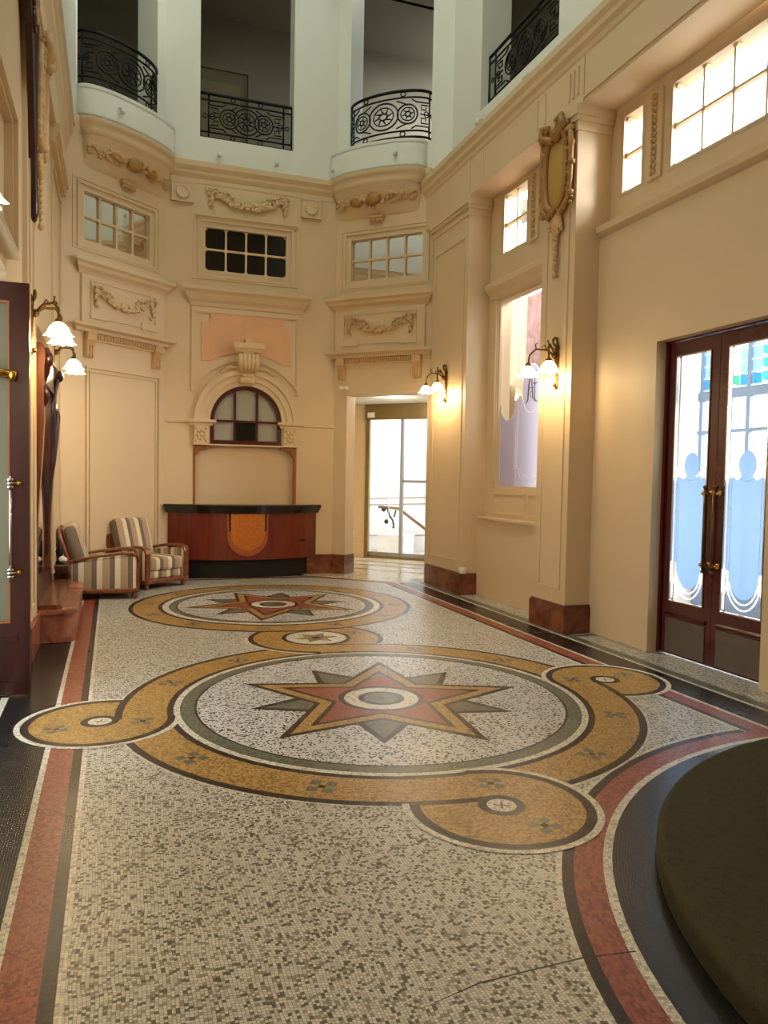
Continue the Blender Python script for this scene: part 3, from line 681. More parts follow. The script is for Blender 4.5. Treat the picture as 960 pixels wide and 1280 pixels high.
# ------------------------------------------------------------------ high windows
wn = [0]
def lattice(Mx, s0, s1, z0, z1, nc, nr, label, panemat, depth=-.06, bar=.028, fr=.05, fmat='cream', casing=True):
    wn[0] += 1
    def frm(mb):
        mb.frame(s0-.005, s1+.005, z0-.005, z1+.005, fr, .0, depth-.03)
        for i in range(1, nc): s = s0+fr+(s1-s0-2*fr)*i/nc; mb.box(s-bar/2, depth-.02, z0+fr, s+bar/2, depth+.03, z1-fr)
        for j in range(1, nr): z = z0+fr+(z1-z0-2*fr)*j/nr; mb.box(s0+fr, depth-.019, z-bar/2, s1-fr, depth+.029, z+bar/2)
        cw, ch = (s1-s0-2*fr)/nc, (z1-z0-2*fr)/nr                   # rounded pane corners
        for i in range(nc):
            for j in range(nr):
                for a in (0, 1):
                    for b in (0, 1):
                        x = s0+fr+cw*(i+a); z = z0+fr+ch*(j+b); sx, sz = 1-2*a, 1-2*b; k = .010+bar/2
                        mb.prism([(x, z), (x+sx*k*1.5, z), (x+sx*k, z+sz*k*.75), (x+sx*k*.75, z+sz*k), (x, z+sz*k*1.5)], depth-.018, depth+.028, 'y')
        if casing: mb.frame(s0-.07, s1+.07, z0-.07, z1+.07, .035, .02, 0); mb.frame(s0-.14, s1+.14, z0-.1, z1+.12, .03, .012, 0)
    o = S(f'window_{wn[0]}', frm, M[fmat], label, Mx=Mx, cat='window')
    S('panes', lambda mb: mb.box(s0+.01, depth-.012, z0+.01, s1-.01, depth-.004, z1-.01), panemat, parent=o, Mx=Mx)
    return o
lattice(CW, 1.285, 2.64, 4.70, 5.44, 4, 2, 'dark eight-pane window in the centre of the apse', M['dark_glass'])  # mirror panes coloured dark to stand in for a dark reflection
lattice(LC, .25, 1.49, 4.70, 5.44, 4, 2, 'mirrored eight-pane window above the armchairs', M['mirror'])
lattice(RC, .23, 1.57, 4.70, 5.44, 4, 2, 'mirrored eight-pane window above the glass door', M['mirror'])
lattice(RWX(4.86), 8.585, 9.24, 4.55, 5.36, 2, 2, 'bright four-pane high window above the etched window', M['glassclear'], casing=False, bar=.02, fr=.035)
lattice(RWX(4.86), 7.75, 8.22, 4.55, 5.36, 1, 2, 'narrow bright high window partly behind the gilded pilaster', M['glassclear'], casing=False, bar=.02, fr=.035)
lattice(RWX(4.86), 6.37, 6.72, 4.49, 5.30, 1, 2, 'narrow bright two-pane window right of the gilded pilaster', M['glassclear'], casing=False, bar=.02, fr=.035)
lattice(RWX(4.86), 4.15, 6.0, 4.49, 5.30, 5, 2, 'wide bright high window above the red double door', M['glassclear'], casing=False, bar=.02, fr=.035)
def mullion(yc, z0, z1, label, name):
    o = S(name, lambda mb: (mb.box(yc-.10, 0, z0-.02, yc+.10, .03, z1+.02),), M['cream'], label, Mx=RWX(4.86), cat='mullion')
    def orn(mb):
        k = 13
        for i in range(k):
            z = z0+.04+(z1-z0-.08)*i/(k-1)
            for sg in (-1, 1): mb.ball((yc+sg*.022, .038, z), .024, 1, (1, .7, 1.1))
            mb.ball((yc, .046, z+.02), .017, 1)
    S('leaf_ornament', orn, M['tanrelief'], parent=o, Mx=RWX(4.86))
mullion(8.40, 4.55, 5.34, 'ornamented mullion of the high windows left of the gilded pilaster', 'trim_22')
mullion(6.185, 4.50, 5.28, 'ornamented mullion of the high windows above the double door', 'trim_23')
# ------------------------------------------------------------------ etched window between the pilasters
def ewin(mb): mb.frame(7.62, 9.31, 1.48, 4.0, .03, -.02, -.08); mb.frame(7.56, 9.38, 1.43, 4.05, .05, .02, 0)
W5 = RWX(4.86)
ew = S('window_8', ewin, M['cream'], 'tall etched glass window with a monogram roundel', Mx=W5, cat='window')
S('pane', lambda mb: mb.box(7.64, -.06, 1.5, 9.29, -.054, 3.98), M['glassclear'], parent=ew, Mx=W5)
def arcpts(c, r, a0, a1, n=20, ry=None): return [(c[0]+r*math.cos(math.radians(a0+(a1-a0)*i/n)), c[1]+(ry or r)*math.sin(math.radians(a0+(a1-a0)*i/n))) for i in range(n+1)]
rc = (8.47, 2.74)
def frostw(mb):
    # left light with scalloped head
    mb.prism([(9.28, 1.5), (9.28, 2.60)]+arcpts((9.06, 2.58), .20, 0, -180, 14)[0:]+[(8.80, 2.72), (8.80, 1.5)], -.053, -.051, 'y')
    mb.prism([(8.79, 1.5), (8.79, 2.62), (8.69, 2.62)]+arcpts(rc, .235, 330, 210, 16, .30)+[(8.24, 2.62), (8.14, 2.62), (8.14, 1.5)], -.053, -.051, 'y')
    mb.prism(arcpts(rc, .225, 0, 360, 36, .29)[:-1], -.053, -.051, 'y')
    mb.prism([(8.13, 1.5), (8.13, 2.72), (7.86, 2.6), (7.66, 2.6), (7.66, 1.5)], -.053, -.051, 'y')
S('frosting', frostw, glass('lilac_frosted_glass', (214, 212, 222), alpha_mix=.97, translucent=.85), parent=ew, Mx=W5)
def etch(mb):
    def line(P, w=.007, cl=False): mb.bar([(s, -.050, z) for s, z in P], w*2, .004, cl, up=(0, 1, 0))
    line(arcpts(rc, .235, 0, 360, 40, .30)[:-1], .007, True); line(arcpts((9.06, 2.58), .20, 0, -180, 14))
    for s in (8.80, 8.835, 8.865): line([(s, 1.75), (s, 2.9-.3*(s-8.8)/.065)])
    for s in (8.14, 8.11): line([(s, 1.75), (s, 2.8)])
    line(arcpts((8.47, 1.76), .29, 180, 360, 16, .2)); line(arcpts((8.47, 1.76), .24, 180, 360, 16, .16)); line([(8.90, 1.74), (8.68, 1.74)]); line([(8.26, 1.76), (8.16, 1.76)])
    line([(8.83, 1.52), (8.83, 1.75)]); line([(9.26, 1.52), (9.26, 3.95)], .004)
    for sh in (8.80,): line([(sh, 2.9), (sh, 3.95)], .012)
S('etched_lines', etch, M['frostline'], parent=ew, Mx=W5)
def mono(mb):
    def st(P, r): mb.tube([(s, -.050, z) for s, z in P], r, 6)
    st([(8.60, 2.56), (8.555, 2.60), (8.54, 2.74), (8.51, 2.90), (8.49, 2.93), (8.475, 2.86)], [.006, .012, .014, .011, .008, .004])
    st([(8.475, 2.93), (8.46, 2.78), (8.43, 2.62), (8.41, 2.585)], [.006, .009, .009, .004]); st([(8.56, 2.72), (8.50, 2.75), (8.42, 2.745)], .006)
    st([(8.40, 2.86), (8.395, 2.72), (8.385, 2.60), (8.36, 2.57)], [.005, .008, .008, .004]); st([(8.44, 2.80), (8.38, 2.79), (8.34, 2.80)], .006)
    st([(8.47, 2.62), (8.50, 2.66), (8.49, 2.70), (8.45, 2.70), (8.44, 2.65), (8.40, 2.58), (8.33, 2.57)], .006)
S('monogram', mono, plain('etched_mauve', (132, 120, 132), .5), parent=ew, Mx=W5)
# ------------------------------------------------------------------ red double door on the right
DX = RWX(4.87)
def dframe(mb): mb.box(5.90, -.06, 0, 5.96, .02, 2.95); mb.box(4.56, -.06, 0, 4.62, .02, 2.95); mb.box(4.56, -.06, 2.885, 5.96, .02, 2.96)
dd = S('door_2', dframe, M['maroon'], 'maroon double door with etched glass and kick plates on the right wall', Mx=DX, cat='door')
def leaf(y0, y1, hand):
    # hand: +1 pull at low y side, -1 pull at high y side
    lf = MB(DX); st = .105
    lf.box(y0, -.045, .012, y0+st, 0, 2.88); lf.box(y1-st, -.045, .012, y1, 0, 2.88); lf.box(y0+st, -.045, 2.745, y1-st, 0, 2.88); lf.box(y0+st, -.045, .30, y1-st, 0, .51); lf.box(y0+st, -.045, .012, y1-st, 0, .10)
    lf.box(y0+st, -.035, .10, y1-st, -.012, .30); lf.sweep([(0, .36), (.018, .365), (.022, .385), (0, .40)], y0+.07, y1-.07, .5, .5)
    l = lf.build('door_leaf', M['maroon'], dd)
    bd = MB(DX); bd.frame(y0+st-.008, y1-st+.008, .502, 2.753, .012, .008, -.02); bd.build('glazing_bead', M['chrome'], l)
    g = MB(DX); g.box(y0+st, -.026, .51, y1-st, -.020, 2.745); g.build('glass_pane', M['glassclear'], l)
    k = MB(DX); k.box(y0+.065, 0, .03, y1-.065, .006, .345); k.build('kick_plate', M['kick'], l)
    c = (y0+y1)/2
    f = MB(DX); a, b = y0+st+.012, y1-st-.012
    # frosted lower field: shoulders, neck and oval head, cup-shaped foot
    P = [(a, .88), (a, 1.60), (a+.03, 1.66), (c-.10, 1.63)]+arcpts((c, 1.755), .095, 232, -52, 24, .115)+[(c+.10, 1.63), (b-.03, 1.66), (b, 1.60), (b, .88)]+arcpts((c, .86), (b-a)/2-.04, 0, -180, 16, .22)
    f.prism(P, -.019, -.017, 'y'); f.build('frosting', M['frost'], l)
    e = MB(DX)
    def line(Q, w=.005, cl=False): e.bar([(s, -.016, z) for s, z in Q], w*2, .004, cl, up=(0, 1, 0))
    line(arcpts((c, .85), (b-a)/2-.04, 0, -180, 16, .25)); line(arcpts((c, .82), (b-a)/2-.02, -20, -160, 12, .27))
    line(arcpts((c, 1.755), .115, 205, 335, 14, .135))
    for s in (a+.02, a+.045, b-.02, b-.045): line([(s, .88), (s, 1.74)], .003)
    line([(a, .53), (a, 2.73)], .004); line([(b, .53), (b, 2.73)], .004)
    line([(a, .66), (a+.05, .80)]); line([(b, .66), (b-.05, .80)])
    e.build('etched_lines', M['frostline'], l)
    h = MB(DX); y = y0+.05 if hand > 0 else y1-.05
    h.tube([(y, .065, .84), (y, .065, 1.56)], .012, 10); h.ball((y, .065, 1.565), .018, 2); h.ball((y, .065, .835), .018, 2)
    pb = h.build('pull_handle', M['bronze'], l); pb['label'] = 'dark bronze pull bar'
    q = MB(DX)
    for z in (.89, 1.51):
        q.tube([(y, 0, z), (y, .075, z)], [.012, .012], 8); q.lathe([(.026, 0), (.024, .008), (.012, .014)], T=Matrix.Translation((y, 0, z)) @ Matrix.Rotation(-PI/2, 4, 'X'), n=14)
        yy = y+(.035 if hand > 0 else -.035); q.ball((yy, .05, z), .02, 2); q.tube([(y, .06, z), (yy, .05, z)], .009, 8)
    q.build('handle_rose', M['brass'], pb)
leaf(5.2675, 5.90, 1); leaf(4.62, 5.2625, -1)
# porch beyond the right wall: outer screen with bars and stained glass, pale floor and flank wall
PX = RWX(6.05)
def porch(mb):
    mb.box(3.0, -.08, 0, 6.85, 0, .5)
    for y in (3.0, 3.6, 4.2, 4.85, 5.5, 6.12, 6.78): mb.box(y, -.05, .5, y+.05, 0, 3.6)
    for z, h in ((1.12, .05), (2.13, .035), (2.49, .10), (3.14, .3)): mb.box(3.0, -.049, z, 6.85, -.001, z+h)
po = S('window_9', porch, M['bluebar'], 'outer screen with blue-grey bars and stained glass seen through the double door', Mx=PX, cat='window')
def sg(k):
    mb = MB(PX); i = 0
    for y0, y1 in ((4.25, 4.85), (4.9, 5.5), (5.55, 6.12), (6.17, 6.78)):
        n = 5
        for a in range(n):
            for b in range(4):
                i += 1
                if (i*7+a*3+b*5) % 4 == k or (k == 0 and b == 0): 
                    s0 = y0+(y1-y0)*a/n; s1 = y0+(y1-y0)*(a+1)/n; z0 = 2.60+.13*b; mb.prism([(s0+.004, z0+.004), (s1-.004, z0+.01+.03*(a % 2)), (s1-.004, z0+.125), (s0+.004, z0+.11+.015*(b % 2))], -.03-.001*k, -.026-.001*k, 'y')
    return mb
for k, m in enumerate(('sg_teal', 'sg_red', 'sg_yel', 'sg_blue')): sg(k).build('stained_glass', M[m], po)
S('wall_porch', lambda mb: (mb.box(4.97, 6.86, 0, 6.1, 7.0, 3.4)), M['outwhite'], 'white flank wall of the porch')
S('wall_porch_pink', lambda mb: mb.box(6.1, 7.6, .3, 6.25, 10.72, 4.45), M['pinkstone'], 'pink stone wall beyond the etched window')
S('wall_porch_cream', lambda mb: mb.box(6.15, 10.70, .3, 6.3, 12.4, 4.6), M['outcream'], 'cream wall beyond the etched window')
# ------------------------------------------------------------------ passage and sliding door behind the right apse opening
def passage(mb):
    D = -2.55
    mb.box(-1.2, -.30, 2.92, .24, -.301, 3.1) if False else None
    mb.box(-1.25, D-.12, 0, -.66, D, 3.2)                       # wall left of the sliding door
    mb.box(1.95, D-.12, 0, 2.6, D, 3.2)
    mb.box(-1.4, D-.1, 0, -1.25, -.30, 3.2)
    mb.box(1.66, D, 0, 1.8, -.32, 3.2)
S('wall_passage', passage, M['cream'], 'cream passage walls beyond the apse opening', Mx=RC)
S('baseboard_passage', lambda mb: mb.box(-1.25, -2.55, 0, -.68, -2.53, .26), M['cream'], 'cream skirting in the passage', Mx=RC)
S('ceiling_passage', lambda mb: mb.box(-1.4, -2.6, 3.02, 2.6, -.28, 3.15), M['white'], 'white ceiling of the passage', Mx=RC)
def sld(mb):
    D = -2.55
    mb.box(-.68, D, 2.72, 2.0, D+.10, 3.02); mb.box(-.68, D-.02, 0, -.60, D+.05, 2.72); mb.box(-.68, D-.03, 0, 2.0, D+.02, .05)
sd_ = S('door_3', sld, M['goldframe'], 'sliding glass door with bronze frame onto the stair hall', Mx=RC, cat='door')
S('glass_panes', lambda mb: (mb.box(-.60, -2.56, .03, .10, -2.552, 2.72), mb.box(.10, -2.59, .03, 2.0, -2.582, 2.72)), M['glassclear'], parent=sd_, Mx=RC)
S('metal_stiles', lambda mb: (mb.box(.06, -2.60, .03, .12, -2.54, 2.72), mb.box(.12, -2.585, 1.50, 2.0, -2.575, 1.55), mb.box(-.6, -2.57, .03, 2, -2.54, .12)), M['steel'], parent=sd_, Mx=RC)
def hall(mb):
    mb.box(-1.6, -4.35, -.1, 3.4, -4.2, 4.2); mb.box(-1.6, -4.2, -.1, -1.45, -2.7, 4.2); mb.box(-1.6, -4.35, 4.2, 3.4, -2.5, 4.3); mb.box(-1.6, -2.7, 3.2, 3.4, -2.6, 4.2)
S('wall_stair_hall', hall, M['outwhite'], 'white stair hall wall behind the sliding door', Mx=RC)
S('trim_24', lambda mb: ([mb.bar([(-1.45, -4.19, z), (3.3, -4.19, z+.22)], .02, .018) for z in (.30, .98, 1.12)],), M['steel'], 'thin grey lines on the stair hall wall', Mx=RC, cat='moulding')
hr = thing('stair_handrail', 'dark stair handrail with a scrolled bracket behind the sliding glass door', 'handrail')
mb = MB(RC); mb.tube([(-.75, -3.3, .98), (-.30, -3.3, .96), (1.2, -3.3, -.02)], .03, 10); mb.build('rail', M['bronze'], hr)
mb = MB(RC)
mb.tube([(-.55, -3.3, .95), (-.5, -3.3, .8), (-.43, -3.3, .72), (-.40, -3.3, .6)], .022, 8); mb.tube([(-.36, -3.3, .93), (-.40, -3.3, .78)], .02, 8); mb.ball((-.57, -3.3, .68), .05, 2); mb.ball((-.41, -3.3, .57), .03, 1); mb.ball((-.64, -3.3, .93), .05, 2)
mb.build('bracket', M['iron'], hr)
mb = MB(RC); mb.box(-.85, -4.0, 0, -.25, -3.5, .36); mb.box(-.87, -4.0, .36, -.23, -3.48, .40)
bx = mb.build('low_cabinet', M['outwhite']); tag(bx, 'low white cabinet beyond the sliding glass door', 'cabinet')
# ------------------------------------------------------------------ curved carpeted steps at the lower right
st = thing('curved_step', 'olive carpeted curved steps rising at the lower right corner', 'steps', (A0[0], A0[1], 0))
def stepdisc(r, h0, h1, e):
    P = [(r, h0), (r, h1-e)]+[(r-e+e*math.cos(t*PI/16), h1-e+e*math.sin(t*PI/16)) for t in range(1, 9)]+[(.01, h1)]
    m_ = MB(); m_.lathe(P, n=120); return m_
for r_, h0, h1, nm in ((2.215, 0, .105, 'lower_tread'), (1.78, .10, .21, 'upper_tread')):
    m_ = stepdisc(r_, h0, h1, .04)
    for v in m_.b.verts: v.co.x = min(v.co.x, .76)
    m_.build(nm, M['carpet'], st)
# ------------------------------------------------------------------ reception desk
Rb, Yb, Xb = 2.02, 13.87, 1.965
def bow(a, off=0.): return (Xb+(Rb+off)*math.sin(a), Yb-(Rb+off)*math.cos(a))
def bowbody(z0, z1, off, am=.618, wall_y=12.24, n=40):
    P = [bow(-am+2*am*i/n, off) for i in range(n+1)]; mb = MB(); yb = max(wall_y, 0)
    x0, x1 = P[0][0], P[-1][0]; P2 = P+[(x1, yb), (x0, yb)]; mb.prism([(a, b) for a, b in P2], z0, z1); return mb
desk = thing('reception_desk', 'bow-fronted mahogany reception desk with orange shield inlay below the arch', 'desk', (0, 0, 0))
bowbody(0, .29, -.07, .565).build('plinth', M['matblack'], desk)
bowbody(.28, 1.0, 0).build('body', M['deskwood'], desk)
for z0, z1, off in ((1.0, 1.035, .03), (1.035, 1.075, .055), (1.075, 1.115, .085)):
    bowbody(z0, z1, off, .63).build('counter_moulding', M['black'], desk)
bowbody(1.115, 1.13, .08, .63).build('counter_top', M['mahog'], desk)
def bowpatch(P, off, mb):
    """P: outline in (arc length from centre, z)"""
    n = len(P); v = [(*bow(s/Rb, off), z) for s, z in P]+[(*bow(s/Rb, -.01), z) for s, z in P]
    c = len(v); cs = sum(p[0] for p in P)/n; cz = sum(p[1] for p in P)/n
    mb.add(v+[(*bow(cs/Rb, off), cz)], [(i, (i+1) % n, c) for i in range(n)]+[(i, (i+1) % n, n+(i+1) % n, n+i) for i in range(n)])
def shield(w, zb, zt=.995): return [(-w+.0, zt)]+[(-w, zt-(zt-zb-w)*i/4) for i in range(1, 5)]+[(-w*math.cos(PI*i/18), zb+w-w*math.sin(PI*i/18)) for i in range(1, 18)]+[(w, zt-(zt-zb-w)*(4-i)/4) for i in range(0, 4)]+[(w, zt)]+[(w-2*w*i/8, zt) for i in range(1, 8)]
mb = MB(); bowpatch(shield(.315, .34), .004, mb); band_ = mb.build('shield_band', M['inlayband'], desk)
mb = MB(); bowpatch(shield(.265, .43), .007, mb); band2 = mb.build('shield_inlay', M['burl'], desk); band2['label'] = 'orange burl shield'
for sg in (-1, 1): mb = MB(); bowpatch([(sg*.262, .72), (sg*.285, .72), (sg*.285, .995), (sg*.262, .995)], .008, mb); mb.build('dark_stringing', M['black'], desk)
mb = MB(); bowpatch([(.88, .55), (1.02, .55), (1.02, .575), (.88, .575)], .012, mb); mb.build('letter_slot', M['black'], desk)
# arched red window over the desk
def awin(mb):
    n = 30
    def bandarc(ra, rb, d0, d1):
        for i in range(n):
            t0, t1 = PI*i/n, PI*(i+1)/n
            mb.prism([(ac+ra*math.cos(t0), az+ra*math.sin(t0)), (ac+rb*math.cos(t0), az+rb*math.sin(t0)), (ac+rb*math.cos(t1), az+rb*math.sin(t1)), (ac+ra*math.cos(t1), az+ra*math.sin(t1))], d0, d1, 'y')
    bandarc(ar-.065, ar+.005, -.10, -.01)
    for sg in (-1, 1): x = ac+sg*(ar-.03); mb.box(x-.035, -.10, ab, x+.035, -.01, az)
    mb.box(ac-ar, -.10, ab, ac+ar, .0, ab+.065)
    for sg in (-1, 1): mb.box(ac+sg*.175-.018, -.09, ab, ac+sg*.175+.018, -.03, az+.48)
    mb.box(ac-ar+.03, -.088, 2.42, ac+ar-.03, -.032, 2.455)
aw = S('window_10', awin, M['maroon'], 'maroon arched six-pane window above the desk', Mx=CW, cat='window')
n = 30
S('panes', lambda mb: mb.prism([(ac+(ar-.02)*math.cos(PI*i/n), az+(ar-.02)*math.sin(PI*i/n)) for i in range(n+1)]+[(ac-ar+.02, ab+.02), (ac+ar-.02, ab+.02)], -.075, -.07, 'y'), M['grey_glass'], parent=aw, Mx=CW)
dp = S('dark_pane', lambda mb: mb.box(ac-.157, -.069, ab+.066, ac+.157, -.062, 2.42), M['dark_glass'], parent=aw, Mx=CW)
S('white_sill', lambda mb: mb.box(ac-ar-.02, 0, ab-.025, ac+ar+.02, .03, ab), M['cream'], parent=aw, Mx=CW)
# ------------------------------------------------------------------ armchairs
def armchair(name, label, loc, rz, group):
    t = thing(name, label, 'armchair', loc, rz, group)     # faces +y locally, width along x
    W, Dp = .345, .40
    mb = MB(); mb.rbox(-W+.05, -.30, .24, W-.05, Dp-.005, .43, .05); mb.build('seat_cushion', M['strx'], t)
    mb = MB(); mb.rbox(-W+.05, -.28, .13, W-.05, Dp-.04, .25, .03); mb.build('seat_base', M['strx'], t)
    T = Matrix.Translation((0, -.26, .36)) @ Matrix.Rotation(math.radians(17), 4, 'X')
    mb = MB(); mb.rbox(-W+.045, -.09, -.05, W-.045, .10, .60, .075, 4, T); mb.build('back_cushion', M['strx'], t)
    mb = MB()
    for sg in (-1, 1):
        mb.tube([T @ Vector((sg*(W-.02), -.12, -.36)), T @ Vector((sg*(W-.02), -.12, .45)), T @ Vector((sg*(W-.03), -.115, .54)), T @ Vector((sg*(W-.07), -.11, .57))], .026, 10)
    mb.rbox(-W+.03, -.125, .50, W-.03, -.095, .58, .012, 2, T); mb.rbox(-W+.03, -.12, -.2, W-.03, -.095, .50, .01, 2, T)
    mb.build('back_frame', M['chairwood'], t)
    for sg in (-1, 1):
        x = sg*W
        P = [(x, -.44, .47), (x, -.30, .505), (x, -.05, .55), (x, .20, .575), (x, .32, .572), (x, .385, .545), (x, .405, .49), (x, .40, .35), (x, .40, .12)]
        mb = MB(); mb.bar(P, .075, .042, up=(1, 0, 0)) if False else None
        v = []
        for i, p in enumerate(P):
            a = Vector(P[max(0, i-1)]); b = Vector(P[min(len(P)-1, i+1)]); d = (b-a).normalized(); nn = Vector((0, -d.z, d.y))*.019
            hw = .046 if i < 6 else .040
            v += [Vector(p)+Vector((q*hw, 0, 0))+nn*r for q, r in ((-1, -1), (1, -1), (1, 1), (-1, 1))]
        Fc = [(4*i+j, 4*i+(j+1) % 4, 4*i+4+(j+1) % 4, 4*i+4+j) for i in range(len(P)-1) for j in range(4)]+[(0, 1, 2, 3), tuple(range(4*len(P)-4, 4*len(P)))]
        mb.add(v, Fc); o = mb.build('arm', M['chairwood'], t)
        bv = o.modifiers.new('bevel', 'BEVEL'); bv.width = .012; bv.segments = 3
        mb = MB(); mb.rbox(x-.035, -.40, .12, x+.035, .385, .52, .02, 2)
        for vv in mb.b.verts:
            if vv.co.z > .42: vv.co.z = .455+.10*max(0, min(1, (vv.co.y+.44)/.6))-(.52-vv.co.z)
        mb.build('side_panel', M['stry'], o)
    mb = MB(); mb.rbox(-W-.045, -.42, .075, W+.045, .415, .135, .015, 2); mb.build('base_rail', M['chairwood'], t)
    for sx in (-1, 1):
        for sy in (-.36, .36):
            mb = MB(); mb.lathe([(.022, 0), (.035, .015), (.04, .045), (.03, .08)], (sx*(W-.01), sy, 0), 14); mb.build('foot', M['chairwood'], t)
    return t
armchair('armchair', 'striped armchair with wooden arms seen side-on, next to the pier mirror', (-.10, 10.57, 0), -PI/2, 'striped lobby armchairs')
armchair('armchair', 'striped armchair turned towards the room, between the other armchair and the desk', (.47, 11.41, 0), math.radians(-142), 'striped lobby armchairs')
# ------------------------------------------------------------------ pier mirror on its marble base
pm = thing('pier_mirror', 'tall carved wooden pier mirror on a rosy marble plinth at the left wall', 'mirror', (0, 0, 0))
def rrect(x0, x1, y0, y1, r):
    P = [(x0, y0)]
    P += [(x1-r+r*math.cos(t), y0+r+r*math.sin(t)) for t in [(-PI/2)+PI/2*i/8 for i in range(9)]]
    P += [(x1-r+r*math.cos(t), y1-r+r*math.sin(t)) for t in [PI/2*i/8 for i in range(9)]]
    return P+[(x0, y1)]
mb = MB(); mb.prism(rrect(-.745, -.335, 7.70, 9.62, .12), 0, .265); mb.build('marble_plinth', M['marblepale'], pm)
mb = MB(); mb.prism(rrect(-.745, -.315, 7.68, 9.64, .13), .265, .31); mb.build('marble_slab', M['marblepale'], pm)
mb = MB(); mb.prism(rrect(-.745, -.45, 7.71, 9.60, .06), .31, .34); mb.prism(rrect(-.745, -.465, 7.73, 9.58, .05), .34, .352); mb.build('wooden_base', M['oak'], pm)
prof = [(-.745, .35), (-.655, .35), (-.665, .9), (-.655, 1.2), (-.635, 1.5), (-.615, 1.8), (-.60, 2.1), (-.605, 2.3), (-.60, 2.55), (-.59, 2.68), (-.60, 2.75), (-.63, 2.78), (-.745, 2.78)]
for y0 in (7.75, 9.37):
    mb = MB(); mb.prism(prof, y0, y0+.13, 'y'); o = mb.build('stile', M['oak'], pm); bv = o.modifiers.new('bevel', 'BEVEL'); bv.width = .012; bv.segments = 2
mb = MB(); mb.box(-.745, 7.86, .35, -.66, 9.39, .50); mb.build('bottom_rail', M['mahog'], pm); mb = MB()
cres = [(7.80, 2.45)]+[(7.80+1.65*i/20, 2.62+.16*math.sin(PI*i/20)) for i in range(21)]+[(9.45, 2.45)]
mb.prism(cres, -.745, -.62, 'x'); mb.build('crest_rail', M['mahog'], pm)
mb = MB(); mb.box(-.745, 7.86, .48, -.70, 9.39, 2.6); mb.build('mirror_plate', M['mirror'], pm)
for y, sg in ((7.86, 1), (9.40, -1)):
    mb = MB()
    if sg > 0:
        mb.tube([(-.60, y, 2.74), (-.575, y, 2.66), (-.59, y+.03, 2.52), (-.62, y+.04, 2.42)], [.03, .04, .03, .015], 8); mb.ball((-.575, y, 2.64), .05, 2, (1, 1, 1.6)); mb.tube([(-.60, y, 2.40), (-.585, y+.01, 2.3), (-.61, y+.02, 2.2)], [.02, .028, .012], 8); mb.build('carved_scroll', M['mahog'], pm); continue
    mb.tube([(-.62, y, 2.74), (-.59, y, 2.66), (-.61, y+sg*.04, 2.50), (-.63, y+sg*.07, 2.35), (-.63, y+sg*.05, 2.1), (-.65, y+sg*.02, 1.8), (-.67, y+sg*.03, 1.5), (-.69, y+sg*.03, 1.1), (-.70, y+sg*.02, .75), (-.70, y, .5)], [.025, .035, .022, .022, .026, .02, .026, .02, .022, .015], 8)
    mb.ball((-.57, y, 2.66), .045, 2, (1, 1, 1.5)); mb.tube([(-.615, y-sg*.02, 2.34), (-.595, y, 2.22), (-.605, y+.02*sg, 2.0), (-.63, y+sg*.03, 1.7), (-.66, y+sg*.04, 1.45)], [.02, .035, .03, .025, .015], 8)
    mb.build('carved_scroll', M['mahog'], pm)
# small dark side table with an ornament behind the armchair
stb = thing('side_table', 'small dark red side table tucked between the mirror and the armchair', 'table', (-.57, 9.89, 0))
mb = MB(); mb.rbox(-.085, -.2, .40, .08, .2, .50, .01, 2); mb.build('top_box', M['mahog'], stb)
for sx in (-.065, .06):
    for sy in (-.17, .17): mb = MB(); mb.box(sx-.015, sy-.015, 0, sx+.015, sy+.015, .40); mb.build('leg', M['mahog'], stb)
fig = thing('figurine', 'small pale and dark ornament standing on the dark side table', 'ornament', (-.60, 9.86, .50))
mb = MB(); mb.lathe([(.04, 0), (.045, .02), (.02, .05), (.035, .1), (.045, .15), (.02, .22), (.01, .28)], n=14); mb.build('dark_body', M['iron'], fig)
mb = MB(); mb.ball((.03, -.03, .06), .035, 2, (1.2, .8, 1)); mb.ball((.06, -.02, .05), .03, 2); mb.build('pale_base', M['plastic'], fig)
# ------------------------------------------------------------------ open red door leaf at the left
od = thing('door_leaf', 'dark red glazed door leaf standing open at the left edge', 'door', (0, 0, 0))
Y0, Y1 = 5.93, 5.975
def oleaf(mb):
    x0, x1 = -1.20, -.555
    mb.box(x0, Y0, .012, x0+.11, Y1, 2.90); mb.box(-.69, Y0, .012, x1, Y1, 2.90); mb.box(x0+.11, Y0, 2.76, -.69, Y1, 2.90); mb.box(x0+.11, Y0, .36, -.69, Y1, .53); mb.box(x0+.11, Y0, .012, -.69, Y1, .10)
    mb.box(x0+.11, Y0+.015, .10, -.69, Y1-.01, .36)
mb = MB(); oleaf(mb); mb.build('leaf_frame', M['mahog'], od)
mb = MB(); mb.box(-1.09, Y0+.018, .53, -.69, Y0+.026, 2.76); mb.build('glass_pane', M['leafglass'], od)
mb = MB(); mb.frame(-1.10, -.68, .525, 2.77, .014, Y0+.005, Y0-.004); mb.build('glazing_bead', M['trimwood'], od)
mb = MB(); mb.box(-1.13, Y0-.012, .395, -.635, Y0, .425); mb.build('panel_moulding', M['mahog'], od); mb = MB(); mb.box(-1.13, Y0-.008, .09, -.635, Y0, .105); mb.build('panel_moulding', M['mahog'], od)
mb = MB(); mb.tube([(-.672, Y0-.06, .82), (-.672, Y0-.06, 1.56)], .010, 10); hb = mb.build('pull_bar', M['chrome'], od)
for z in (.885, 1.51):
    mb = MB()
    for dz in (-.025, 0, .025): mb.lathe([(.02, -.008), (.026, 0), (.02, .008)], (-.672, Y0-.06, z+dz), 12)
    mb.tube([(-.672, Y0-.06, z), (-.672, Y0, z)], .009, 8); mb.build('clamp', M['chrome'], hb)
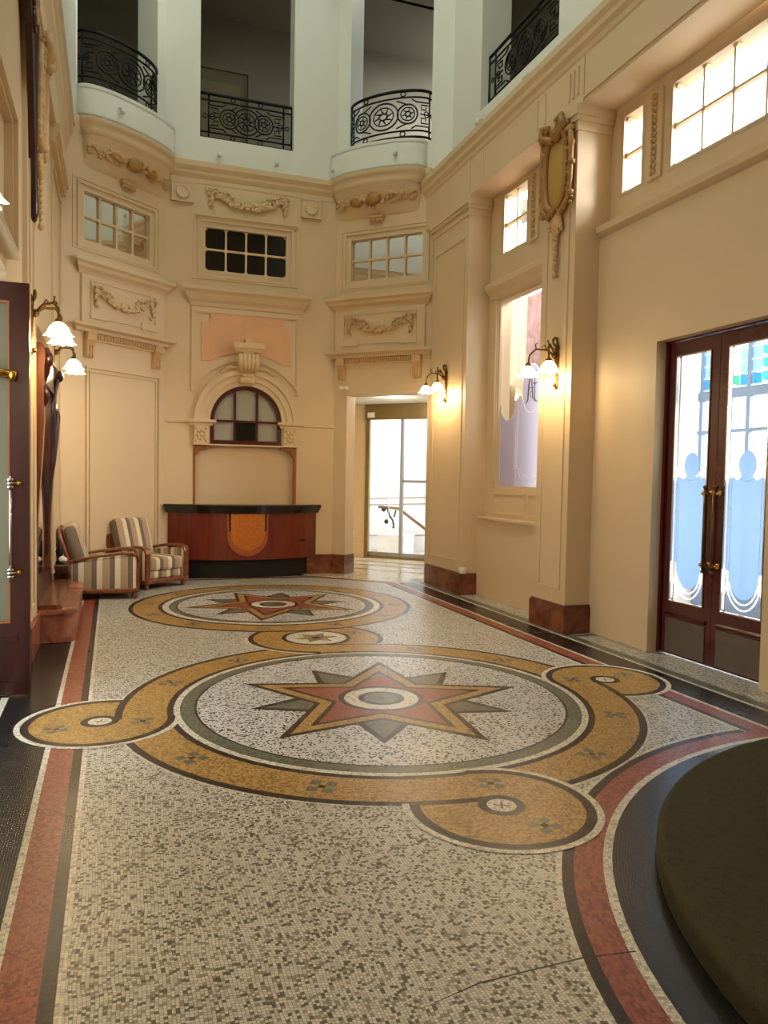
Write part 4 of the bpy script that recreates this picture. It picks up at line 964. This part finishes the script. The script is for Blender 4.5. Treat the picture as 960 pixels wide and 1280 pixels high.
for z in (.885, 1.51): mb = MB(); mb.ball((-.62, Y0-.025, z), .018, 2); mb.tube([(-.672, Y0-.05, z), (-.62, Y0-.025, z)], .008, 8); mb.build('brass_knob', M['brass'], hb)
mb = MB(); mb.tube([(-.85, Y0-.05, 2.29), (-.66, Y0-.06, 2.255)], .030, 14); mb.tube([(-.668, Y0-.058, 2.257), (-.63, Y0-.064, 2.25)], .034, 14); mb.tube([(-.76, Y0-.05, 2.27), (-.76, Y0, 2.27)], .02, 8)
cl = mb.build('door_closer', M['brass'], od); cl['label'] = 'brass cylinder near the top of the leaf'
# ------------------------------------------------------------------ sconces
def sconce(label, Mx, y, z=2.86, spread=.21, nl=2):
    t = thing('wall_sconce', label, 'wall light', group='brass wall sconces')
    mb = MB(Mx)
    mb.lathe([(.001, -.30), (.02, -.285), (.028, -.26), (.018, -.24), (.03, -.2), (.022, -.1), (.03, 0), (.042, .06), (.03, .1), (.045, .14), (.025, .17), (.02, .2), (.001, .22)], T=Matrix.Translation((y, .012, z)) @ Matrix.Scale(.45, 4, (0, 1, 0)), n=14)
    mb.ball((y, .03, z-.25), .022, 2); mb.ball((y, .04, z+.06), .035, 2)
    for sg in (-1, 1): mb.tube([(y, .02, z+.15), (y+sg*.035, .035, z+.19), (y+sg*.04, .04, z+.235), (y+sg*.015, .04, z+.25), (y+sg*.012, .035, z+.225)], [.010, .012, .011, .009, .006], 7)
    mb.build('back_plate', M['bronze'], t)
    for k in range(nl):
        sg = -1 if k == 0 else 1
        tip = Vector((y+sg*spread, .235, z-.02))
        mb = MB(Mx)
        P = [Vector((y, .03, z+.05)), Vector((y+sg*spread*.25, .10, z+.12)), Vector((y+sg*spread*.6, .19, z+.135)), Vector((y+sg*spread*.9, .23, z+.08)), tip]
        mb.tube(P, [.012, .012, .012, .011, .010], 8)
        mb.tube([P[1], P[1]+Vector((0, .03, .05)), P[1]+Vector((sg*.03, .05, .03))], [.007, .008, .005], 6); mb.tube([P[2], P[2]+Vector((0, .01, .05)), P[2]+Vector((-sg*.03, .0, .06))], [.007, .008, .005], 6)
        mb.lathe([(.012, .02), (.03, .0), (.034, -.015), (.022, -.022)], tip, 14)
        a = mb.build('arm', M['bronze'], t)
        mb = MB(Mx); n = 40; rows = []
        for r, zz, w in ((.026, -.015, 0), (.052, -.035, .03), (.070, -.06, .06), (.080, -.09, .10), (.088, -.112, .16), (.100, -.128, .22)):
            rows.append([tip+Vector((r*(1+w*math.cos(8*2*PI*j/n))*math.cos(2*PI*j/n), r*(1+w*math.cos(8*2*PI*j/n))*math.sin(2*PI*j/n), zz-.006*math.cos(16*PI*j/n)*w*3)) for j in range(n+1)])
        loft(mb, rows); mb.build('glass_shade', M['shade'], a, recalc=False)
        mb = MB(Mx); mb.ball(tip+Vector((0, 0, -.075)), .026, 2, (1, 1, 1.3)); mb.build('bulb', M['bulb'], a)
        lp = bpy.data.lights.new('sconce_light', 'POINT'); lp.energy = 17; lp.color = (1., .76, .46); lp.shadow_soft_size = .05
        lo = bpy.data.objects.new('sconce_light', lp); COL.objects.link(lo); lo.location = Mx @ (tip+Vector((0, .01, -.15)))
    return t
sconce('two-armed brass sconce on the pilaster with the gilded cartouche', RWX(4.45), 7.15)
sconce('two-armed brass sconce on the pilaster beside the glass door', RWX(4.53), 10.22, 2.98)
sconce('two-armed brass sconce above the pier mirror on the left wall', LWX(-.66), 7.12)
sconce('two-armed brass sconce furthest along the left wall, just beyond the mirror', LWX(-.665), 9.75, 2.92)
sconce('two-armed brass sconce above the door leaf, at the far left edge', LWX(-.70), 2.80, 2.68)
# ------------------------------------------------------------------ railings
def railing(label, path, z0, z1, up=True):
    """path(u) -> (x, y) for u in 0..1; returns iron railing with frame and scrollwork"""
    t = thing('balcony_railing', label, 'railing', group='wrought iron gallery railings'); n = 32; Hh = z1-z0
    L = sum((Vector(path((i+1)/n))-Vector(path(i/n))).length for i in range(n))
    def P(u, v): x, y = path(min(1, max(0, u))); return Vector((x, y, z0+Hh*v))
    def hline(mb, v, u0=0, u1=1, r=.014, k=n): mb.tube([P(u0+(u1-u0)*i/k, v) for i in range(k+1)], r, 6)
    mb = MB(); hline(mb, 1, r=.024); hline(mb, .86); hline(mb, .16); hline(mb, .03, r=.018)
    for u in (0, .09, .91, 1): mb.tube([P(u, .0), P(u, 1)], .013, 6)
    mb.build('rail_frame', M['iron'], t)
    mb = MB()
    def circ(cu, cv, ru, r=.011, k=20, sx=1.): mb.tube([P(cu+sx*ru/L*math.cos(2*PI*i/k), cv+ru/Hh*math.sin(2*PI*i/k)) for i in range(k)], r, 6, True)
    for cu, R in ((.5, .20), (.31, .145), (.69, .145)): circ(cu, .51, R, .013); circ(cu, .51, R*.68, .010); circ(cu, .51, R*.25, .012)
    for cu in (.35, .65):
        for cv in (.93, .095): circ(cu, cv, .035, .010, 10)
    for a in range(8):
        t_ = a*PI/4; mb.tube([P(.5+.05/L*math.cos(t_), .51+.05/Hh*math.sin(t_)), P(.5+.135/L*math.cos(t_+.3), .51+.135/Hh*math.sin(t_+.3))], [.016, .006], 5)
    for cu in (.31, .69):
        for a in range(6):
            t_ = a*PI/3; mb.tube([P(cu+.03/L*math.cos(t_), .51+.03/Hh*math.sin(t_)), P(cu+.095/L*math.cos(t_+.3), .51+.095/Hh*math.sin(t_+.3))], [.014, .005], 5)
    for sg in (-1, 1):
        q = lambda u: .5+sg*u
        for P4 in ([(.40, .86), (.40, .76), (.26, .76), (.22, .82)], [(.40, .16), (.40, .26), (.26, .26), (.22, .2)],
                   [(.39, .70), (.31, .70), (.31, .60), (.36, .60), (.36, .655)], [(.39, .32), (.31, .32), (.31, .42), (.36, .42), (.36, .365)], [(.41, .51), (.30, .51)], [(.10, .80), (.19, .70)], [(.10, .22), (.19, .32)]):
            mb.tube([P(q(u), v) for u, v in P4], .011, 5)
        circ(q(.45), .51, .03, .009, 10); circ(q(.37), .51, .045, .009, 12)
    mb.build('scrollwork', M['iron'], t)
    return t
def wallpath(Mx, a, b, d): return lambda u: tuple((Mx @ Vector((a+(b-a)*u, d, 0)))[:2])
railing('straight iron railing in the centre gallery opening above the desk', wallpath(CW, 1.25, 2.68, -.12), 6.77, 7.46)
railing('straight iron railing in the gallery opening on the right side wall', wallpath(RWX(4.82), 7.94, 9.90, -.12), 6.75, 7.46)
def bowpath(Mx, cs, w, b, d0): return lambda u: tuple((Mx @ Vector((cs-w*math.cos(PI*u), d0+b*math.sin(PI*u)**.8, 0)))[:2])
railing('curved iron railing on the left balcony above the armchairs', bowpath(LC, .84, .67, .36, -.12), 6.77, 7.48)
railing('curved iron railing on the right balcony above the glass door', bowpath(RC, .92, .70, .36, -.13), 6.77, 7.48)
# ------------------------------------------------------------------ plaster ornaments
def garland(label, Mx, s0, s1, zt, sag, r=.045, mat='tanrelief', n=26, d=.05):
    o = MB(Mx); rng = random.Random(int(s0*100+zt*10))
    for i in range(n+1):
        u = i/n; s = s0+(s1-s0)*u; z = zt-sag*(1-(2*u-1)**2); k = r*(.65+.5*math.sin(PI*u))
        for q in range(4):
            a = rng.random()*2*PI; rr = k*.7; o.ball((s+rr*math.cos(a), d+k*.25+rng.random()*.01, z+rr*math.sin(a)), k*(.45+.25*rng.random()), 1, (1, .7, 1))
    for sg, s in ((-1, s0), (1, s1)):
        for i in range(9): o.ball((s+sg*.01+rng.uniform(-.035, .035), d+.01, zt-.02-.026*i), .028*(1-.05*i)+.006, 1, (1, .7, 1))
        for q in (-1, 1): o.tube([(s, d, zt+.02), (s+q*.06, d+.02, zt+.055), (s+q*.10, d+.02, zt+.02), (s+q*.07, d+.02, zt-.01)], [.012, .016, .014, .008], 6)
    for sg in (-1, 1):
        c = (s0+s1)/2+sg*(s1-s0)*.22
        for i in range(5): o.ball((c+sg*(s1-s0)*.05*i, d, zt+.01+.02*math.sin(i*2)-.03*(2-i if i < 2 else 0)), .028, 1, (1.2, .7, .8))
    g = o.build('plaster_garland', M[mat]); tag(g, label, 'plaster ornament', 'plaster garlands'); return g
garland('plaster flower garland above the dark centre window of the apse', CW, 1.42, 2.54, 5.93, .17, .058, 'creamdk', d=.03)
garland('plaster flower garland on the left panel above the armchairs', LC, .30, 1.27, 4.10, .16, .045, 'creamdk')
garland('tan plaster flower garland on the panel over the glass door', RC, .30, 1.36, 4.10, .16, .045)
for x, lb in ((.985, 'square plaster block with roundel left of the centre garland'), (2.985, 'square plaster block with roundel right of the centre garland')):
    mb = MB(CW); mb.box(x-.165, 0, 5.72, x+.165, .04, 6.02); mb.frame(x-.165, x+.165, 5.72, 6.02, .02, .05, .03)
    mb.lathe([(.10, 0), (.105, .02), (.09, .03), (.08, .022), (.001, .03)], T=Matrix.Translation((x, .04, 5.87)) @ Matrix.Rotation(-PI/2, 4, 'X'), n=28)
    tag(mb.build('rosette_block', M['cream']), lb, 'plaster ornament', 'rosette blocks')
def shellgilt(label, Mx, cs, w):
    t = thing('gilt_relief', label, 'plaster ornament', group='gilt reliefs under the balconies'); rng = random.Random(int(cs*77))
    def onbowl(u, v):   # u -1..1 across, v 0 top..1 bottom on the bowl
        kk = .905-.05*v; z = 6.105-.40*v**1.15; th = PI/2-u*PI/2*.92
        s = w*math.cos(th)*kk; d = .33*max(0, math.sin(th))**.8*.77*(1-v)**.75-.01*v
        return Vector((cs+s, d+.012, z))
    mb = MB(Mx)
    for i in range(60):
        u = rng.uniform(-.86, .86); v = .36+.22*rng.random()-.12*abs(u)*0+.25*(1-abs(u))*rng.uniform(-.6, .6); p = onbowl(u, min(.85, max(.12, v))); mb.ball(p, rng.uniform(.025, .05)*(1.1-.4*abs(u)), 1, (1.3, .7, 1))
    for sg in (-1, 1):
        mb.tube([onbowl(sg*(.2+.7*i/10), .42-.10*math.sin(i*.9)) for i in range(11)], [.03-.0018*i for i in range(11)], 7)
        mb.tube([onbowl(sg*(.25+.5*i/8), .62-.03*i) for i in range(9)], [.025-.002*i for i in range(9)], 7)
    mb.build('foliage', M['tanrelief'], t)
    mb = MB(Mx); c = onbowl(0, .45); mb.ball(c, .13, 2, (1.1, .5, .8)); mb.ball(onbowl(-.3, .5), .10, 2, (1.2, .5, .7)); f = mb.build('gilt_shield', M['gilt'], t); f['label'] = 'gilded shield'
    mb = MB(Mx); b = onbowl(0, 1.0); mb.rbox(cs-.13, .0, b.z-.02, cs+.13, .075, b.z+.03, .02, 2)
    for i in range(6): mb.ball((cs-.10+.04*i, .05, b.z-.045), .026, 1, (.8, 1, 1.5))
    mb.build('tassel_boss', M['tanrelief'], t)
shellgilt('gilt and tan foliage relief on the left balcony bowl', LC, .72, .84)
shellgilt('gilt and tan foliage relief on the right balcony bowl', RC, .74, .83)
def cartouche(label, Mx, y, drop=True, dark=False):
    t = thing('cartouche', label, 'plaster ornament', group='gilded cartouches'); rng = random.Random(5)
    mb = MB(Mx); n = 28; w, h, zc = .20, .40, 4.86
    O = [(y+w*math.copysign(abs(math.cos(2*PI*i/n))**.7, math.cos(2*PI*i/n)), zc+h*math.copysign(abs(math.sin(2*PI*i/n))**.75, math.sin(2*PI*i/n))) for i in range(n)]
    v = [(a, .03, b) for a, b in O]+[(y+(a-y)*.6, .075, zc+(b-zc)*.6) for a, b in O]+[(y, .085, zc)]
    mb.add(v, [(i, (i+1) % n, n+(i+1) % n, n+i) for i in range(n)]+[(n+i, n+(i+1) % n, 2*n) for i in range(n)], True); mb.build('gilt_field', M['giltpanel'], t)
    mb = MB(Mx)
    mb.tube([(a, .06, b) for a, b in O], .036, 8, True)
    for i in range(2*n):
        a, b = O[i % n]; mb.ball((y+(a-y)*(1.22 if i < n else 1.08), .045+.03*(i >= n), zc+(b-zc)*(1.06 if i < n else 1.02)), rng.uniform(.022, .046), 1, (1, .8, 1.2))
    for sg in (-1, 1):
        mb.tube([(y+sg*.02, .08, 5.16), (y+sg*.10, .10, 5.20), (y+sg*.20, .11, 5.25), (y+sg*.17, .12, 5.34), (y+sg*.09, .12, 5.32), (y+sg*.11, .12, 5.25)], [.04, .045, .05, .045, .035, .02], 9)
        mb.tube([(y+sg*.26, .06, 5.22), (y+sg*.285, .06, 5.0), (y+sg*.27, .05, 4.7), (y+sg*.24, .05, 4.5), (y+sg*.12, .06, 4.40), (y+sg*.05, .07, 4.46)], [.03, .028, .025, .03, .032, .02], 8)
        for i in range(16): mb.ball((y+sg*(.265+rng.uniform(-.03, .03)), .05, 4.45+.05*i), rng.uniform(.02, .04), 1)
    for i in range(16): mb.ball((y+rng.uniform(-.24, .24), .06+rng.uniform(0, .03), rng.uniform(5.14, 5.30)), rng.uniform(.03, .05), 1)
    mb.build('carved_frame', M['gilt' if not dark else 'tanrelief'], t)
    mb = MB(Mx)
    for i in range(26):
        a = rng.uniform(0, 2*PI); r = rng.uniform(.03, .19); mb.ball((y+r*math.cos(a), .045, 4.32+.8*r*math.sin(a)), rng.uniform(.018, .035), 1, (1, .8, 1))
    mb.ball((y, .03, 4.32), .10, 2, (1, .35, 1.2)); mb.tube([(y, .035, 4.35), (y, .035, 3.76)], .012, 6)
    for i in range(11):
        z = 4.30-.052*i; k = .038-.0012*i; mb.ball((y-.012, .04, z), k*(.75 if i % 2 else 1), 1, (.9, .8, 1.2)); mb.ball((y+.018, .04, z+.012), k*.7, 1)
    mb.ball((y, .04, 3.76), .03, 2)
    mb.build('hanging_drop', M['tanrelief'], t)
    return t
cartouche('gilded oval cartouche with hanging drop on the right pilaster', RWX(4.45), 7.20)
lc = cartouche('gilded cartouche over the dark wooden pendant on the left wall', LWX(-.65), 7.56, dark=True)
# dark wooden pendant board seen edge-on in front of the left cartouche
pb = thing('carved_pendant', 'glossy dark mahogany carved pendant hanging high on the left wall', 'wood carving')
PM = LWX(-.66)
mb = MB(PM); mb.prism([(6.35, 6.0), (7.22, 6.0), (7.20, 5.2), (7.17, 4.5), (7.16, 3.95), (7.12, 3.82), (7.06, 3.95), (6.98, 4.5), (6.80, 5.1), (6.45, 5.6)], 0, .05, 'y'); o = mb.build('backboard', M['mahog'], pb); bv = o.modifiers.new('bevel', 'BEVEL'); bv.width = .02; bv.segments = 3
mb = MB(PM); mb.lathe([(.001, 3.66), (.02, 3.68), (.035, 3.74), (.035, 3.84), (.025, 4.2), (.03, 4.6), (.04, 5.0), (.05, 5.4), (.06, 5.9)], (7.11, .035, 0), 14)
mb.build('carved_drop', M['mahog'], pb)
mb = MB(PM)
for i in range(4): mb.tube([(6.62+.05*i, .06, 5.9-.17*i+.1*math.cos(t*PI/6)) if False else (6.75+.06*i+.05*math.sin(t*PI/6), .055, 5.75-.18*i+.08*math.cos(t*PI/6)) for t in range(12)], .018, 6, True)
mb.build('carved_loops', M['mahog'], pb)
# ------------------------------------------------------------------ small fixtures
def spot(label, Mx, s, d, z):
    t = thing('spotlight', label, 'spotlight', group='small spotlights on the gallery parapet')
    mb = MB(Mx); mb.box(s-.018, d-.02, z+.022, s+.018, d+.03, z+.04); mb.tube([(s, d+.02, z+.03), (s, d+.07, z+.015)], .010, 8); mb.build('bracket', M['plastic'], t)
    mb = MB(Mx); mb.tube([(s, d+.07, z+.03), (s, d+.085, z-.055)], [.022, .032], 10); mb.build('lamp_head', M['plastic'], t)
spot('small white spotlight under the centre railing, left of the pair', CW, 1.52, 0, 6.50); spot('small white spotlight under the centre railing, right of the pair', CW, 2.41, 0, 6.50)
spot('small white spotlight on the left balcony front', LC, 1.10, .28, 6.52); spot('small white spotlight where the left balcony meets the centre wall', LC, .02, .10, 6.50)
spot('small white spotlight on the front of the right balcony', RC, 1.18, .25, 6.54); spot('small white spotlight where the right balcony meets the centre wall', RC, .04, .13, 6.5)
spot('small white spotlight below the right side railing, nearer one', RWX(4.82), 8.55, 0, 6.55); spot('small white spotlight below the right side railing, farther one', RWX(4.82), 9.85, 0, 6.55)
mb = MB(RC); mb.rbox(.14, .0, 3.0, .30, .10, 3.06, .02, 3); mb.ball((.17, .08, 3.03), .04, 2); tag(mb.build('motion_sensor', M['plastic']), 'small white sensor above the left jamb of the glass door opening', 'sensor')
mb = MB(RWX(4.47)); mb.rbox(9.40, -.05, .31, 9.49, .02, .39, .008, 2)
tag(mb.build('wall_socket', M['plastic']), 'small white socket on top of the marble plinth by the far pilaster', 'socket')
mb = MB(RC); mb.rbox(-1.02, -2.55, .40, -.90, -2.53, .52, .01, 2); tag(mb.build('wall_socket', M['plastic']), 'white socket low on the passage wall left of the sliding door', 'socket')
mb = MB(RC); mb.rbox(-.60, -2.45, 2.76, -.45, -2.40, 2.86, .01, 2); tag(mb.build('door_sensor', M['plastic']), 'white sensor box on the header of the sliding door', 'sensor')
mb = MB(RC); mb.lathe([(.06, 3.02), (.055, 3.012), (.04, 3.008), (.001, 3.008)], (.50, -1.3, 0), 20); dl = mb.build('downlight', M['downlight']); tag(dl, 'round recessed downlight in the passage ceiling', 'ceiling light')
# ------------------------------------------------------------------ light
rl = S('window_11', lambda mb: [mb.box(x, 2.5, ZT+.05, x+.06, 10.8, ZT+.15) for x in (.5, 1.3, 2.12, 2.94, 3.74)], M['white'], 'rooflight glazing bars over the hall', cat='rooflight')
S('glass', lambda mb: mb.box(.5, 2.5, ZT+.09, 3.8, 10.8, ZT+.10), glass('dimming_roof_glass', alpha_mix=.97, tint=(228, 230, 222)), parent=rl)  # unseen pane, added with a tint to cut the sky light from above
def light(kind, name, loc, energy, color, size=.1, rot=None, sy=None):
    l = bpy.data.lights.new(name, kind); l.energy = energy; l.color = color
    if kind == 'AREA':
        l.size = size
        if sy: l.shape = 'RECTANGLE'; l.size_y = sy
    else: l.shadow_soft_size = size
    o = bpy.data.objects.new(name, l); COL.objects.link(o); o.location = loc
    if rot: o.rotation_euler = rot
    return o
p = RC @ Vector((.5, -1.3, 2.95)); light('POINT', 'passage_downlight', p, 25, (1, .9, .75), .05)
for s in (-.6, 1.2):
    p = RC @ Vector((s, -3.3, 3.6)); light('POINT', 'stair_hall_light', p, 44, (.93, .96, 1), .3)
light('POINT', 'lobby_fill', (1.9, .3, 4.6), 24, (1, .88, .72), .35)  # added fill, no fitting here: warm light near and behind the camera
light('POINT', 'lobby_fill', (1.9, -1.8, 4.6), 16, (1, .88, .72), .35)
light('POINT', 'side_room_fill', (6.2, 8.4, 5.8), 120, (1, .95, .84), .3)  # unseen fill pair, added to brighten the space beyond the right windows
light('POINT', 'side_room_fill', (6.2, 5.4, 5.9), 120, (1, .95, .84), .3)
sd = bpy.data.lights.new('hazy_sun', 'SUN'); sd.energy = 16; sd.angle = math.radians(40); sd.color = (.95, .97, 1.)
so = bpy.data.objects.new('hazy_sun', sd); COL.objects.link(so); so.location = (9, 3, 8)
so.rotation_euler = Vector((-.84, .46, -.36)).to_track_quat('-Z', 'Y').to_euler()
w = bpy.data.worlds.new('world'); sc.world = w; w.use_nodes = True; bg = w.node_tree.nodes['Background']
bg.inputs['Color'].default_value = (.86, .94, 1., 1); bg.inputs['Strength'].default_value = 4.2
vs = sc.view_settings; vs.view_transform = 'Standard'; vs.look = 'None'; vs.gamma = 1; vs.use_curve_mapping = False; vs.exposure = -.12
